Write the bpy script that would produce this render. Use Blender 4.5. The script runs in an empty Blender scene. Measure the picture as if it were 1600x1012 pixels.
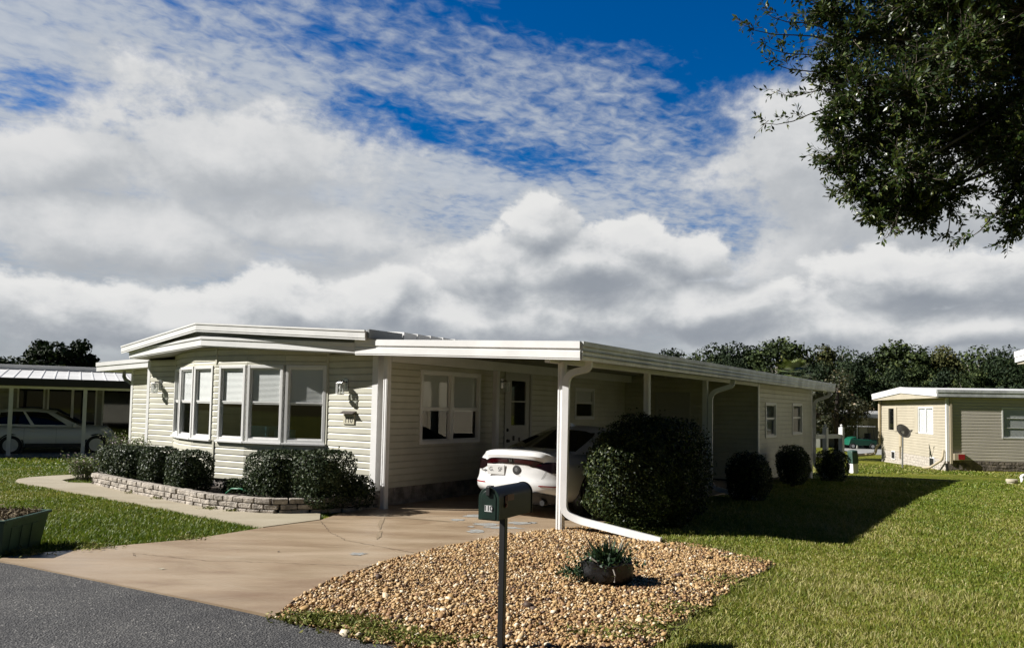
import bpy, bmesh, math, random
import numpy as np
from mathutils import Vector, Matrix

SC = bpy.context.scene
COL = SC.collection
PI = math.pi
RNG = random.Random(7)
NP = np.random.default_rng(11)

# ------------------------------------------------------------------ helpers
def R(d): return math.radians(d)

def nodes_of(m):
    m.use_nodes = True
    return m.node_tree.nodes, m.node_tree.links

ALB = 0.66     # all hard surfaces; the exposure is raised to suit
def mat(name, col, rough=0.6, var=0.0, scale=8.0, bump=0.0, bscale=60.0, metal=0.0, spec=0.5, col2=None, detail=5.0, coat=0.0):
    m = bpy.data.materials.new(name)
    N, Lk = nodes_of(m)
    b = N['Principled BSDF']
    b.inputs['Roughness'].default_value = rough
    b.inputs['Metallic'].default_value = metal
    b.inputs['Specular IOR Level'].default_value = spec
    b.inputs['Coat Weight'].default_value = coat
    col = tuple(x*ALB for x in col); col2 = tuple(x*ALB for x in col2) if col2 else None
    c = (*col, 1)
    b.inputs['Base Color'].default_value = c
    tc = N.new('ShaderNodeTexCoord')
    if var > 0 or col2:
        n = N.new('ShaderNodeTexNoise'); n.inputs['Scale'].default_value = scale; n.inputs['Detail'].default_value = detail
        n.inputs['Roughness'].default_value = 0.65
        Lk.new(tc.outputs['Object'], n.inputs['Vector'])
        rp = N.new('ShaderNodeValToRGB')
        c2 = col2 if col2 else tuple(x * (1 - var) for x in col)
        c1 = col if col2 else tuple(min(1, x * (1 + var * 0.5)) for x in col)
        rp.color_ramp.elements[0].position = 0.36; rp.color_ramp.elements[0].color = (*c2, 1)
        rp.color_ramp.elements[1].position = 0.64; rp.color_ramp.elements[1].color = (*c1, 1)
        Lk.new(n.outputs['Fac'], rp.inputs['Fac']); Lk.new(rp.outputs['Color'], b.inputs['Base Color'])
    if bump > 0:
        n2 = N.new('ShaderNodeTexNoise'); n2.inputs['Scale'].default_value = bscale; n2.inputs['Detail'].default_value = 4
        Lk.new(tc.outputs['Object'], n2.inputs['Vector'])
        bp = N.new('ShaderNodeBump'); bp.inputs['Strength'].default_value = bump; bp.inputs['Distance'].default_value = 0.02
        Lk.new(n2.outputs['Fac'], bp.inputs['Height']); Lk.new(bp.outputs['Normal'], b.inputs['Normal'])
    return m

def glass_mat(name, tint=(0.93, 0.95, 0.95), refl=1.0):
    m = bpy.data.materials.new(name)
    N, Lk = nodes_of(m)
    out = N['Material Output']; N.remove(N['Principled BSDF'])
    t = N.new('ShaderNodeBsdfTransparent'); t.inputs['Color'].default_value = (*tint, 1)
    g = N.new('ShaderNodeBsdfGlossy'); g.inputs['Roughness'].default_value = 0.02; g.inputs['Color'].default_value = (refl, refl, refl, 1)
    lw = N.new('ShaderNodeLayerWeight'); lw.inputs['Blend'].default_value = 0.5; pw = N.new('ShaderNodeMath'); pw.operation = 'POWER'; pw.inputs[1].default_value = 5.0; Lk.new(lw.outputs['Facing'], pw.inputs[0])
    f = N.new('ShaderNodeMath'); f.operation = 'MULTIPLY_ADD'; f.inputs[1].default_value = 0.9; f.inputs[2].default_value = 0.06; Lk.new(pw.outputs[0], f.inputs[0])
    mx = N.new('ShaderNodeMixShader')
    Lk.new(f.outputs[0], mx.inputs[0]); Lk.new(t.outputs[0], mx.inputs[1]); Lk.new(g.outputs[0], mx.inputs[2])
    Lk.new(mx.outputs[0], out.inputs['Surface'])
    return m

def leaf_mat(name, ramp, rough=0.45, trans=0.25, spec=0.4):
    """colour from a per-face 'tint' attribute"""
    m = bpy.data.materials.new(name)
    N, Lk = nodes_of(m)
    out = N['Material Output']; b = N['Principled BSDF']
    a = N.new('ShaderNodeAttribute'); a.attribute_name = 'tint'
    rp = N.new('ShaderNodeValToRGB')
    els = rp.color_ramp.elements
    while len(els) < len(ramp): els.new(0.5)
    for e, (p, c) in zip(els, ramp): e.position = p; e.color = (*c, 1)
    Lk.new(a.outputs['Fac'], rp.inputs['Fac'])
    Lk.new(rp.outputs['Color'], b.inputs['Base Color'])
    b.inputs['Roughness'].default_value = rough; b.inputs['Specular IOR Level'].default_value = spec
    if trans > 0:
        t = N.new('ShaderNodeBsdfTranslucent'); Lk.new(rp.outputs['Color'], t.inputs['Color'])
        mx = N.new('ShaderNodeMixShader'); mx.inputs[0].default_value = trans
        Lk.new(b.outputs[0], mx.inputs[1]); Lk.new(t.outputs[0], mx.inputs[2]); Lk.new(mx.outputs[0], out.inputs['Surface'])
    return m

class MB:
    """collects faces; build() links them as one mesh object"""
    def __init__(s): s.v = []; s.f = []; s.mi = []
    def add(s, vs, fs, mi=0):
        o = len(s.v); s.v += [tuple(p) for p in vs]
        for f in fs: s.f.append(tuple(i + o for i in f)); s.mi.append(mi)
        return s
    def quad(s, a, b, c, d, mi=0): return s.add([a, b, c, d], [(0, 1, 2, 3)], mi)
    def box(s, lo, hi, mi=0):
        x0, y0, z0 = lo; x1, y1, z1 = hi
        return s.add([(x0,y0,z0),(x1,y0,z0),(x1,y1,z0),(x0,y1,z0),(x0,y0,z1),(x1,y0,z1),(x1,y1,z1),(x0,y1,z1)],
              [(0,3,2,1),(4,5,6,7),(0,1,5,4),(1,2,6,5),(2,3,7,6),(3,0,4,7)], mi)
    def hexa(s, p, mi=0):
        return s.add(p, [(0,3,2,1),(4,5,6,7),(0,1,5,4),(1,2,6,5),(2,3,7,6),(3,0,4,7)], mi)
    def obox(s, c, size, M, mi=0):
        hx, hy, hz = (q / 2 for q in size); c = Vector(c)
        P = [c + M @ Vector(q) for q in ((-hx,-hy,-hz),(hx,-hy,-hz),(hx,hy,-hz),(-hx,hy,-hz),(-hx,-hy,hz),(hx,-hy,hz),(hx,hy,hz),(-hx,hy,hz))]
        return s.hexa(P, mi)
    def sweep(s, path, prof, up=(0, 0, 1), mi=0, cap=True, scales=None):
        """sweep a closed 2-d profile along a 3-d path"""
        P = [Vector(p) for p in path]; n = len(prof); o = len(s.v)
        up = Vector(up)
        for i, p in enumerate(P):
            t = (P[min(i+1, len(P)-1)] - P[max(i-1, 0)]).normalized()
            r = t.cross(up)
            if r.length < 1e-3: r = t.cross(Vector((0.3, 1, 0)))
            r.normalize(); u = r.cross(t)
            k = scales[i] if scales else 1.0
            for a, b in prof: s.v.append(tuple(p + r * a * k + u * b * k))
        for i in range(len(P) - 1):
            for j in range(n):
                a = o + i*n + j; b = o + i*n + (j+1) % n
                s.f.append((a, b, b + n, a + n)); s.mi.append(mi)
        if cap:
            s.f.append(tuple(o + j for j in reversed(range(n)))); s.mi.append(mi)
            e = o + (len(P)-1)*n; s.f.append(tuple(e + j for j in range(n))); s.mi.append(mi)
        return s
    def tube(s, path, r, n=8, mi=0, scales=None):
        return s.sweep(path, [(math.cos(2*PI*k/n)*r, math.sin(2*PI*k/n)*r) for k in range(n)], mi=mi, scales=scales)
    def lathe(s, c, prof, n=20, mi=0, ax=2):
        o = len(s.v); c = Vector(c)
        for r, h in prof:
            for k in range(n):
                a = 2*PI*k/n; q = [math.cos(a)*r, math.sin(a)*r, h]
                if ax == 0: q = [q[2], q[0], q[1]]
                if ax == 1: q = [q[0], q[2], q[1]]
                s.v.append(tuple(c + Vector(q)))
        for i in range(len(prof)-1):
            for k in range(n):
                a = o+i*n+k; b = o+i*n+(k+1) % n
                s.f.append((a, b, b+n, a+n)); s.mi.append(mi)
        s.f.append(tuple(o+k for k in reversed(range(n)))); s.mi.append(mi)
        e = o+(len(prof)-1)*n; s.f.append(tuple(e+k for k in range(n))); s.mi.append(mi)
        return s
    def prism(s, poly, z0, z1, mi=0):
        n = len(poly); o = len(s.v)
        s.v += [(x, y, z0) for x, y in poly] + [(x, y, z1) for x, y in poly]
        s.f.append(tuple(o+i for i in reversed(range(n)))); s.f.append(tuple(o+n+i for i in range(n)))
        s.mi += [mi, mi]
        for i in range(n):
            j = (i+1) % n; s.f.append((o+i, o+j, o+n+j, o+n+i)); s.mi.append(mi)
        return s
    def build(s, name, mats, parent=None, smooth=None, bevel=0.0, recalc=True):
        me = bpy.data.meshes.new(name)
        me.from_pydata(s.v, [], s.f)
        if not isinstance(mats, (list, tuple)): mats = [mats]
        for m in mats: me.materials.append(m)
        me.polygons.foreach_set('material_index', s.mi)
        if recalc:
            bm = bmesh.new(); bm.from_mesh(me); bmesh.ops.recalc_face_normals(bm, faces=bm.faces); bm.to_mesh(me); bm.free()
        if smooth is not None:
            me.polygons.foreach_set('use_smooth', [True]*len(me.polygons))
            me.set_sharp_from_angle(angle=R(smooth))
        o = bpy.data.objects.new(name, me); COL.objects.link(o)
        if parent: o.parent = parent
        if bevel > 0:
            b = o.modifiers.new('Bevel', 'BEVEL'); b.width = bevel; b.segments = 2; b.limit_method = 'ANGLE'; b.angle_limit = R(40)
        return o

def np_mesh(name, V, F, mats, tint=None, parent=None, smooth=False):
    """big meshes from arrays: V (n,3), F (m,k)"""
    me = bpy.data.meshes.new(name)
    m, k = F.shape
    me.vertices.add(len(V)); me.vertices.foreach_set('co', np.ascontiguousarray(V, dtype=np.float32).ravel())
    me.loops.add(m*k); me.loops.foreach_set('vertex_index', np.ascontiguousarray(F, dtype=np.int32).ravel())
    me.polygons.add(m); me.polygons.foreach_set('loop_start', np.arange(0, m*k, k, dtype=np.int32))
    me.update(calc_edges=True)
    if not isinstance(mats, (list, tuple)): mats = [mats]
    for q in mats: me.materials.append(q)
    if tint is not None:
        at = me.attributes.new('tint', 'FLOAT', 'FACE'); at.data.foreach_set('value', np.ascontiguousarray(tint, dtype=np.float32))
    if smooth: me.polygons.foreach_set('use_smooth', [True]*m)
    me.validate()
    o = bpy.data.objects.new(name, me); COL.objects.link(o)
    if parent: o.parent = parent
    return o

def tag(o, label=None, cat=None, group=None, kind=None):
    if label: o['label'] = label
    if cat: o['category'] = cat
    if group: o['group'] = group
    if kind: o['kind'] = kind
    return o

def thing(name, label, cat, loc=(0, 0, 0), rz=0.0, group=None):
    o = bpy.data.objects.new(name, None); COL.objects.link(o)
    o.empty_display_size = 0.3
    o.location = loc; o.rotation_euler = (0, 0, rz)
    return tag(o, label, cat, group)

def copy_tree(o, parent=None):
    kids = list(o.children)
    c = o.copy(); COL.objects.link(c)
    if parent is not None: c.parent = parent
    for k in kids: copy_tree(k, c)
    return c

def text_mesh(name, s, size, M, material, parent, depth=0.002, bold=False):
    cu = bpy.data.curves.new(name, 'FONT'); cu.body = s; cu.size = size; cu.extrude = depth
    cu.align_x = 'CENTER'; cu.align_y = 'CENTER'
    if bold: cu.offset = size*0.02
    t = bpy.data.objects.new(name, cu); COL.objects.link(t)
    dg = bpy.context.evaluated_depsgraph_get()
    me = bpy.data.meshes.new_from_object(t.evaluated_get(dg))
    bpy.data.objects.remove(t); bpy.data.curves.remove(cu)
    me.materials.clear(); me.materials.append(material)
    me.transform(M)
    o = bpy.data.objects.new(name, me); COL.objects.link(o)
    if parent: o.parent = parent
    return o

def frame_M(p, x, n):
    """matrix placing text/panels: origin p, local x along x, local z along n"""
    x = Vector(x).normalized(); n = Vector(n).normalized(); y = n.cross(x)
    return Matrix(((x[0], y[0], n[0], p[0]), (x[1], y[1], n[1], p[1]), (x[2], y[2], n[2], p[2]), (0, 0, 0, 1)))

# ------------------------------------------------------------------ terrain height
def gz(y):
    pts = [(-1e4, 0), (14, 0), (20, -0.17), (25, -0.36), (32, -0.68), (40, -0.80), (64, -1.27), (100, -1.5), (1e4, -1.5)]
    return float(np.interp(y, [p[0] for p in pts], [p[1] for p in pts]))

# main house frame: x = along the front (to the right), y = into the depth
HO = (0.605, 9.853, 0.0); HA = R(-34.5)
def W(u, w, z=0.0):
    c, s = math.cos(HA), math.sin(HA)
    return (HO[0] + u*c - w*s, HO[1] + u*s + w*c, z)

# ------------------------------------------------------------------ materials
M = {}
M['siding'] = mat('cream_siding', (0.76, 0.742, 0.615), 0.55, var=0.13, scale=1.3, bump=0.05, bscale=300)
M['white'] = mat('white_paint', (1.0, 1.0, 0.985), 0.42, var=0.05, scale=3)
M['white_metal'] = mat('white_aluminium', (1.05, 1.05, 1.04), 0.35, var=0.08, scale=2.2)
M['gutter'] = mat('weathered_gutter', (0.78, 0.80, 0.80), 0.32, var=0.35, scale=2.5)  # bluish grey puts the right eave's shade into white metal
M['roof'] = mat('white_roof', (0.95, 0.95, 0.94), 0.5, var=0.12, scale=1.2)
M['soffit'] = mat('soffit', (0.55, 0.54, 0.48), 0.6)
M['ceiling'] = mat('carport_ceiling', (0.30, 0.29, 0.24), 0.7, var=0.1)  # carport shade put into the colour, darker than the white roof
M['nwall'] = mat('neighbor_wall', (0.40, 0.40, 0.38), 0.6, var=0.1)  # white panels greyed, the carport's shade is in the colour
M['grey'] = mat('grey_flashing', (0.33, 0.35, 0.36), 0.5, var=0.15, scale=4)  # trim grey, also stands in for shade at eave and roof end
M['dark'] = mat('dark_interior', (0.02, 0.02, 0.02), 0.8)
M['room'] = mat('room_wall', (0.035, 0.034, 0.036), 0.9)  # near-black colour stands in for the darkness of unlit rooms
M['blind'] = mat('white_blind', (1.1, 1.1, 1.08), 0.6)
M['glass'] = glass_mat('window_glass')
M['clear'] = glass_mat('clear_glass', (0.92, 0.94, 0.94))
M['stone'] = mat('bed_stone', (0.56, 0.50, 0.43), 0.9, var=0.5, scale=9, bump=0.9, bscale=45)
M['skirt'] = mat('skirt_stone', (0.38, 0.34, 0.31), 0.9, var=0.5, scale=5, bump=0.8, bscale=30)
M['soil'] = mat('soil', (0.05, 0.035, 0.025), 0.95, var=0.5, scale=12, bump=0.8, bscale=60)
M['steel'] = mat('galvanised', (0.55, 0.56, 0.57), 0.35, metal=0.8)
M['nickel'] = mat('brushed_nickel', (0.6, 0.6, 0.6), 0.25, metal=1.0)
M['black'] = mat('black_plastic', (0.015, 0.015, 0.016), 0.5)
M['rubber'] = mat('tyre_rubber', (0.018, 0.018, 0.019), 0.75)
M['carpaint'] = mat('white_car_paint', (0.98, 0.98, 0.97), 0.22, coat=0.6)
M['carglass'] = mat('tinted_glass', (0.006, 0.007, 0.008), 0.04, spec=0.6)
M['redlens'] = mat('red_lens', (0.035, 0.002, 0.004), 0.15, spec=0.3)
M['darklens'] = mat('smoked_lens', (0.012, 0.005, 0.006), 0.18, spec=0.25)
M['reflector'] = mat('red_reflector', (0.42, 0.02, 0.03), 0.25)
M['alloy'] = mat('alloy', (0.85, 0.86, 0.87), 0.35, metal=0.2)
M['mailgreen'] = mat('mailbox_green', (0.006, 0.030, 0.019), 0.42, var=0.35, scale=20)
M['mailbody'] = mat('mailbox_dark_green', (0.003, 0.005, 0.0035), 0.5, var=0.3, spec=0.35, scale=12)
M['red'] = mat('red_flag', (0.16, 0.02, 0.02), 0.5)
M['bingreen'] = mat('tote_green', (0.055, 0.13, 0.085), 0.5, var=0.25, scale=6)
M['potblack'] = mat('nursery_bag', (0.010, 0.010, 0.011), 0.45, var=0.3, scale=20, bump=0.6, bscale=14)
M['bark'] = mat('bark', (0.16, 0.13, 0.10), 0.9, var=0.4, scale=8, bump=0.6, bscale=20)
M['palebark'] = mat('pale_bark', (0.36, 0.33, 0.29), 0.9, var=0.4, scale=3)
M['darkbark'] = mat('dark_bark', (0.06, 0.045, 0.035), 0.9, var=0.4, scale=8)
M['plaque'] = mat('plaque_cream', (0.72, 0.68, 0.52), 0.6)
M['brown'] = mat('dark_brown', (0.05, 0.035, 0.03), 0.6)
M['beige'] = mat('beige_siding', (0.60, 0.54, 0.42), 0.6, var=0.08, scale=1.0)
M['tan'] = mat('tan_siding', (0.74, 0.68, 0.58), 0.6, var=0.08, scale=1.0)  # front wall siding lightened to offset the shade falling on it
M['whitebrick'] = mat('whitewashed_brick', (0.66, 0.60, 0.52), 0.85, var=0.3, scale=9, bump=0.7, bscale=25)
M['stonegrey'] = mat('grey_stone_skirt', (0.30, 0.25, 0.21), 0.9, var=0.6, scale=4, bump=0.9, bscale=12)
M['pipe'] = mat('cream_pipe', (0.62, 0.53, 0.38), 0.5)
M['cartgreen'] = mat('cart_green', (0.01, 0.14, 0.085), 0.3)
M['trash'] = mat('trash_olive', (0.10, 0.075, 0.04), 0.5)
M['darkroof'] = mat('dark_fascia', (0.02, 0.02, 0.022), 0.6)
M['digit'] = mat('digit_black', (0.02, 0.02, 0.02), 0.6)
M['decal'] = mat('decal_white', (0.8, 0.8, 0.78), 0.5)
M['chrome'] = mat('grey_letter', (0.35, 0.35, 0.36), 0.3, metal=0.6)
M['silver'] = mat('silver_trim', (0.75, 0.75, 0.76), 0.2, metal=1.0)
M['teal'] = mat('teal_box', (0.05, 0.22, 0.26), 0.6)
M['hose'] = mat('hose_green', (0.02, 0.22, 0.10), 0.4)
M['door'] = mat('door_white', (0.62, 0.61, 0.57), 0.5, var=0.05)
M['lawnsign'] = mat('pedestal_green', (0.05, 0.11, 0.085), 0.5)
M['concretecap'] = mat('cap_concrete', (0.62, 0.56, 0.42), 0.8)
M['dishgrey'] = mat('dish_grey', (0.13, 0.12, 0.11), 0.5)  # dark tone holds the shade on the dish face

# foliage
M['oakleaf'] = leaf_mat('oak_leaves', [(0.0, (0.012, 0.028, 0.008)), (0.55, (0.030, 0.055, 0.012)), (0.85, (0.075, 0.105, 0.020)), (1.0, (0.14, 0.16, 0.035))], 0.38, 0.22, 0.45)
M['hedgeleaf'] = leaf_mat('hedge_leaves', [(0.0, (0.012, 0.024, 0.009)), (0.6, (0.028, 0.046, 0.016)), (0.92, (0.060, 0.080, 0.028)), (1.0, (0.11, 0.13, 0.06))], 0.5, 0.10, 0.25)
M['bushleaf'] = leaf_mat('bush_leaves', [(0.0, (0.008, 0.016, 0.005)), (0.6, (0.024, 0.040, 0.010)), (0.9, (0.070, 0.090, 0.022)), (1.0, (0.15, 0.17, 0.05))], 0.5, 0.12, 0.25)
M['flowerleaf'] = leaf_mat('flower_shrub_leaves', [(0.0, (0.04, 0.07, 0.02)), (0.6, (0.11, 0.15, 0.045)), (0.93, (0.19, 0.21, 0.08)), (0.96, (0.55, 0.42, 0.5)), (1.0, (0.6, 0.5, 0.55))], 0.5, 0.2)
M['farleaf'] = leaf_mat('far_leaves', [(0.0, (0.012, 0.022, 0.008)), (0.6, (0.042, 0.062, 0.018)), (0.9, (0.085, 0.105, 0.030)), (1.0, (0.15, 0.15, 0.05))], 0.7, 0.12, 0.2)
M['farleafdark'] = leaf_mat('far_leaves_dark', [(0.0, (0.008, 0.016, 0.007)), (0.7, (0.022, 0.038, 0.014)), (1.0, (0.05, 0.062, 0.02))], 0.7, 0.1, 0.2)
M['farleafolive'] = leaf_mat('far_leaves_olive', [(0.0, (0.025, 0.032, 0.010)), (0.6, (0.075, 0.080, 0.025)), (1.0, (0.17, 0.145, 0.05))], 0.7, 0.12, 0.2)
M['rustleaf'] = leaf_mat('rust_leaves', [(0.0, (0.014, 0.020, 0.008)), (0.6, (0.045, 0.050, 0.02)), (0.88, (0.10, 0.085, 0.035)), (1.0, (0.22, 0.16, 0.09))], 0.5, 0.2)
M['palmleaf'] = leaf_mat('palm_leaves', [(0.0, (0.07, 0.11, 0.02)), (1.0, (0.15, 0.17, 0.045))], 0.45, 0.15)
M['grass'] = leaf_mat('grass_blades', [(0.0, (0.055, 0.100, 0.006)), (0.40, (0.125, 0.182, 0.014)), (0.66, (0.232, 0.236, 0.045)), (0.85, (0.37, 0.33, 0.13)), (1.0, (0.47, 0.42, 0.20))], 0.5, 0.3, 0.3)
M['weed'] = leaf_mat('weed_blades', [(0.0, (0.05, 0.07, 0.015)), (0.6, (0.16, 0.18, 0.035)), (1.0, (0.36, 0.31, 0.13))], 0.6, 0.2, 0.2)
M['potleaf'] = leaf_mat('pot_leaves', [(0.0, (0.010, 0.030, 0.014)), (0.8, (0.03, 0.06, 0.025)), (1.0, (0.08, 0.12, 0.04))], 0.4, 0.15)
M['litter'] = leaf_mat('dry_clippings', [(0.0, (0.05, 0.035, 0.02)), (0.6, (0.13, 0.10, 0.06)), (1.0, (0.28, 0.23, 0.13))], 0.8, 0.1, 0.2)
M['pebble'] = leaf_mat('pebbles', [(0.0, (0.07, 0.042, 0.028)), (0.22, (0.23, 0.125, 0.055)), (0.5, (0.40, 0.255, 0.105)), (0.78, (0.49, 0.355, 0.195)), (1.0, (0.66, 0.58, 0.44))], 0.6, 0.0, 0.35)

def ground_mat():
    m = bpy.data.materials.new('lawn_ground'); N, Lk = nodes_of(m); b = N['Principled BSDF']
    tc = N.new('ShaderNodeTexCoord')
    def noise(s, d=5):
        n = N.new('ShaderNodeTexNoise'); n.inputs['Scale'].default_value = s; n.inputs['Detail'].default_value = d; Lk.new(tc.outputs['Object'], n.inputs['Vector']); return n
    r1 = N.new('ShaderNodeValToRGB'); e = r1.color_ramp.elements
    e[0].position = 0.34; e[0].color = (0.085, 0.115, 0.010, 1); e[1].position = 0.66; e[1].color = (0.20, 0.205, 0.036, 1)
    n1 = noise(9, 8); Lk.new(n1.outputs['Fac'], r1.inputs['Fac'])
    r2 = N.new('ShaderNodeValToRGB'); e = r2.color_ramp.elements
    e[0].position = 0.4; e[0].color = (0.75, 0.8, 0.6, 1); e[1].position = 0.62; e[1].color = (1.25, 1.12, 1.1, 1)
    n2 = noise(0.5, 3); Lk.new(n2.outputs['Fac'], r2.inputs['Fac'])
    mx = N.new('ShaderNodeMix'); mx.data_type = 'RGBA'; mx.blend_type = 'MULTIPLY'; mx.inputs[0].default_value = 1
    Lk.new(r1.outputs[0], mx.inputs[6]); Lk.new(r2.outputs[0], mx.inputs[7]); Lk.new(mx.outputs[2], b.inputs['Base Color'])
    b.inputs['Roughness'].default_value = 0.9; b.inputs['Specular IOR Level'].default_value = 0.1
    bp = N.new('ShaderNodeBump'); bp.inputs['Strength'].default_value = 1.0; bp.inputs['Distance'].default_value = 0.06
    n3 = noise(40, 4); Lk.new(n3.outputs['Fac'], bp.inputs['Height']); Lk.new(bp.outputs['Normal'], b.inputs['Normal'])
    return m
M['lawn'] = ground_mat()

def asphalt_mat():
    m = bpy.data.materials.new('asphalt'); N, Lk = nodes_of(m); b = N['Principled BSDF']
    tc = N.new('ShaderNodeTexCoord')
    v = N.new('ShaderNodeTexVoronoi'); v.inputs['Scale'].default_value = 70; Lk.new(tc.outputs['Object'], v.inputs['Vector'])
    r = N.new('ShaderNodeValToRGB'); e = r.color_ramp.elements
    e[0].position = 0.0; e[0].color = (0.018, 0.018, 0.019, 1); e[1].position = 1.0; e[1].color = (0.30, 0.29, 0.27, 1)
    e.new(0.55).color = (0.048, 0.048, 0.049, 1); e.new(0.85).color = (0.10, 0.098, 0.094, 1)
    Lk.new(v.outputs['Color'], r.inputs['Fac'])
    n = N.new('ShaderNodeTexNoise'); n.inputs['Scale'].default_value = 1.6; n.inputs['Detail'].default_value = 6; Lk.new(tc.outputs['Object'], n.inputs['Vector'])
    r2 = N.new('ShaderNodeValToRGB'); r2.color_ramp.elements[0].position = 0.3; r2.color_ramp.elements[0].color = (0.72, 0.72, 0.74, 1)
    r2.color_ramp.elements[1].position = 0.7; r2.color_ramp.elements[1].color = (1.15, 1.14, 1.12, 1)
    Lk.new(n.outputs['Fac'], r2.inputs['Fac'])
    mx = N.new('ShaderNodeMix'); mx.data_type = 'RGBA'; mx.blend_type = 'MULTIPLY'; mx.inputs[0].default_value = 1
    Lk.new(r.outputs[0], mx.inputs[6]); Lk.new(r2.outputs[0], mx.inputs[7]); Lk.new(mx.outputs[2], b.inputs['Base Color'])
    b.inputs['Roughness'].default_value = 0.85
    bp = N.new('ShaderNodeBump'); bp.inputs['Strength'].default_value = 0.9; bp.inputs['Distance'].default_value = 0.012
    Lk.new(v.outputs['Distance'], bp.inputs['Height']); Lk.new(bp.outputs['Normal'], b.inputs['Normal'])
    return m
M['asphalt'] = asphalt_mat()

def concrete_mat(name, c1, c2, c3, rough):
    c1, c2, c3 = (tuple(x*ALB for x in c) for c in (c1, c2, c3))
    m = bpy.data.materials.new(name); N, Lk = nodes_of(m); b = N['Principled BSDF']
    tc = N.new('ShaderNodeTexCoord'); mp = N.new('ShaderNodeMapping'); mp.inputs['Rotation'].default_value = (0, 0, R(20)); mp.inputs['Scale'].default_value = (0.5, 1.6, 1)
    Lk.new(tc.outputs['Object'], mp.inputs[0])
    n = N.new('ShaderNodeTexNoise'); n.inputs['Scale'].default_value = 1.1; n.inputs['Detail'].default_value = 9; n.inputs['Roughness'].default_value = 0.62; n.inputs['Distortion'].default_value = 0.8
    Lk.new(mp.outputs[0], n.inputs['Vector'])
    r = N.new('ShaderNodeValToRGB'); e = r.color_ramp.elements
    e[0].position = 0.3; e[0].color = (*c1, 1); e[1].position = 0.7; e[1].color = (*c3, 1); e.new(0.5).color = (*c2, 1)
    Lk.new(n.outputs['Fac'], r.inputs['Fac']); Lk.new(r.outputs[0], b.inputs['Base Color'])
    n2 = N.new('ShaderNodeTexNoise'); n2.inputs['Scale'].default_value = 3; n2.inputs['Detail'].default_value = 6; Lk.new(mp.outputs[0], n2.inputs['Vector'])
    r2 = N.new('ShaderNodeMapRange'); r2.inputs[1].default_value = 0.3; r2.inputs[2].default_value = 0.7; r2.inputs[3].default_value = rough - 0.12; r2.inputs[4].default_value = rough + 0.15
    Lk.new(n2.outputs['Fac'], r2.inputs[0]); Lk.new(r2.outputs[0], b.inputs['Roughness'])
    n3 = N.new('ShaderNodeTexNoise'); n3.inputs['Scale'].default_value = 160; Lk.new(tc.outputs['Object'], n3.inputs['Vector'])
    bp = N.new('ShaderNodeBump'); bp.inputs['Strength'].default_value = 0.25; bp.inputs['Distance'].default_value = 0.004
    Lk.new(n3.outputs['Fac'], bp.inputs['Height']); Lk.new(bp.outputs['Normal'], b.inputs['Normal'])
    return m
M['drive'] = concrete_mat('painted_concrete', (0.32, 0.215, 0.135), (0.46, 0.345, 0.228), (0.56, 0.44, 0.31), 0.40)
M['path'] = concrete_mat('bare_concrete', (0.40, 0.34, 0.235), (0.48, 0.42, 0.305), (0.54, 0.48, 0.36), 0.7)
M['slab'] = concrete_mat('grey_concrete', (0.36, 0.36, 0.34), (0.42, 0.42, 0.40), (0.50, 0.50, 0.48), 0.7)
M['patch'] = mat('worn_patch', (0.42, 0.42, 0.40), 0.7, var=0.3, scale=14)
M['cracks'] = mat('crack_dirt', (0.16, 0.11, 0.07), 0.9)
M['palestain'] = mat('pale_stain', (0.38, 0.29, 0.19), 0.6, var=0.15, scale=10)

# ------------------------------------------------------------------ the ground and pavings
def terrain():
    xs = np.concatenate([np.linspace(-260, -30, 20), np.linspace(-28, 34, 63), np.linspace(40, 260, 20)])
    ys = np.concatenate([np.linspace(-60, 0, 10), np.linspace(1, 60, 60), np.linspace(65, 420, 40)])
    V = np.array([(x, y, gz(y) + (0.0 if y < 14 else 0.05*math.sin(x*0.35)*math.cos(y*0.4)*min(1, (y-14)/8))) for y in ys for x in xs])
    nx = len(xs); F = np.array([(j*nx+i, j*nx+i+1, (j+1)*nx+i+1, (j+1)*nx+i) for j in range(len(ys)-1) for i in range(nx-1)])
    o = np_mesh('lawn_ground', V, F, M['lawn'], smooth=True); tag(o, kind='structure')
terrain()

def sheet(name, poly, z, material, thick=0.05, kind='structure'):
    mb = MB(); mb.prism(poly, z - thick, z)
    o = mb.build(name, material)
    if kind: tag(o, kind=kind)
    return o

ROAD_EDGE = [(-30, 19.4), (-16, 12.95), (-9.6, 9.75), (-7.2, 8.58), (-4.92, 7.41), (-4.4, 7.17), (-3.91, 6.94), (-3.25, 6.55), (-2.53, 6.14), (-1.89, 5.77), (-1.71, 5.66), (-1.32, 5.43), (-1.01, 5.23), (-0.73, 5.06), (0, 4.55), (1.2, 3.7), (3.0, 2.2), (6.5, -1.0), (12, -7), (20, -18)]
sheet('road', ROAD_EDGE + [(8, -26), (-2, -10), (-8, -2), (-16, 4.5), (-32, 12)], 0.012, M['asphalt'])

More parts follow.
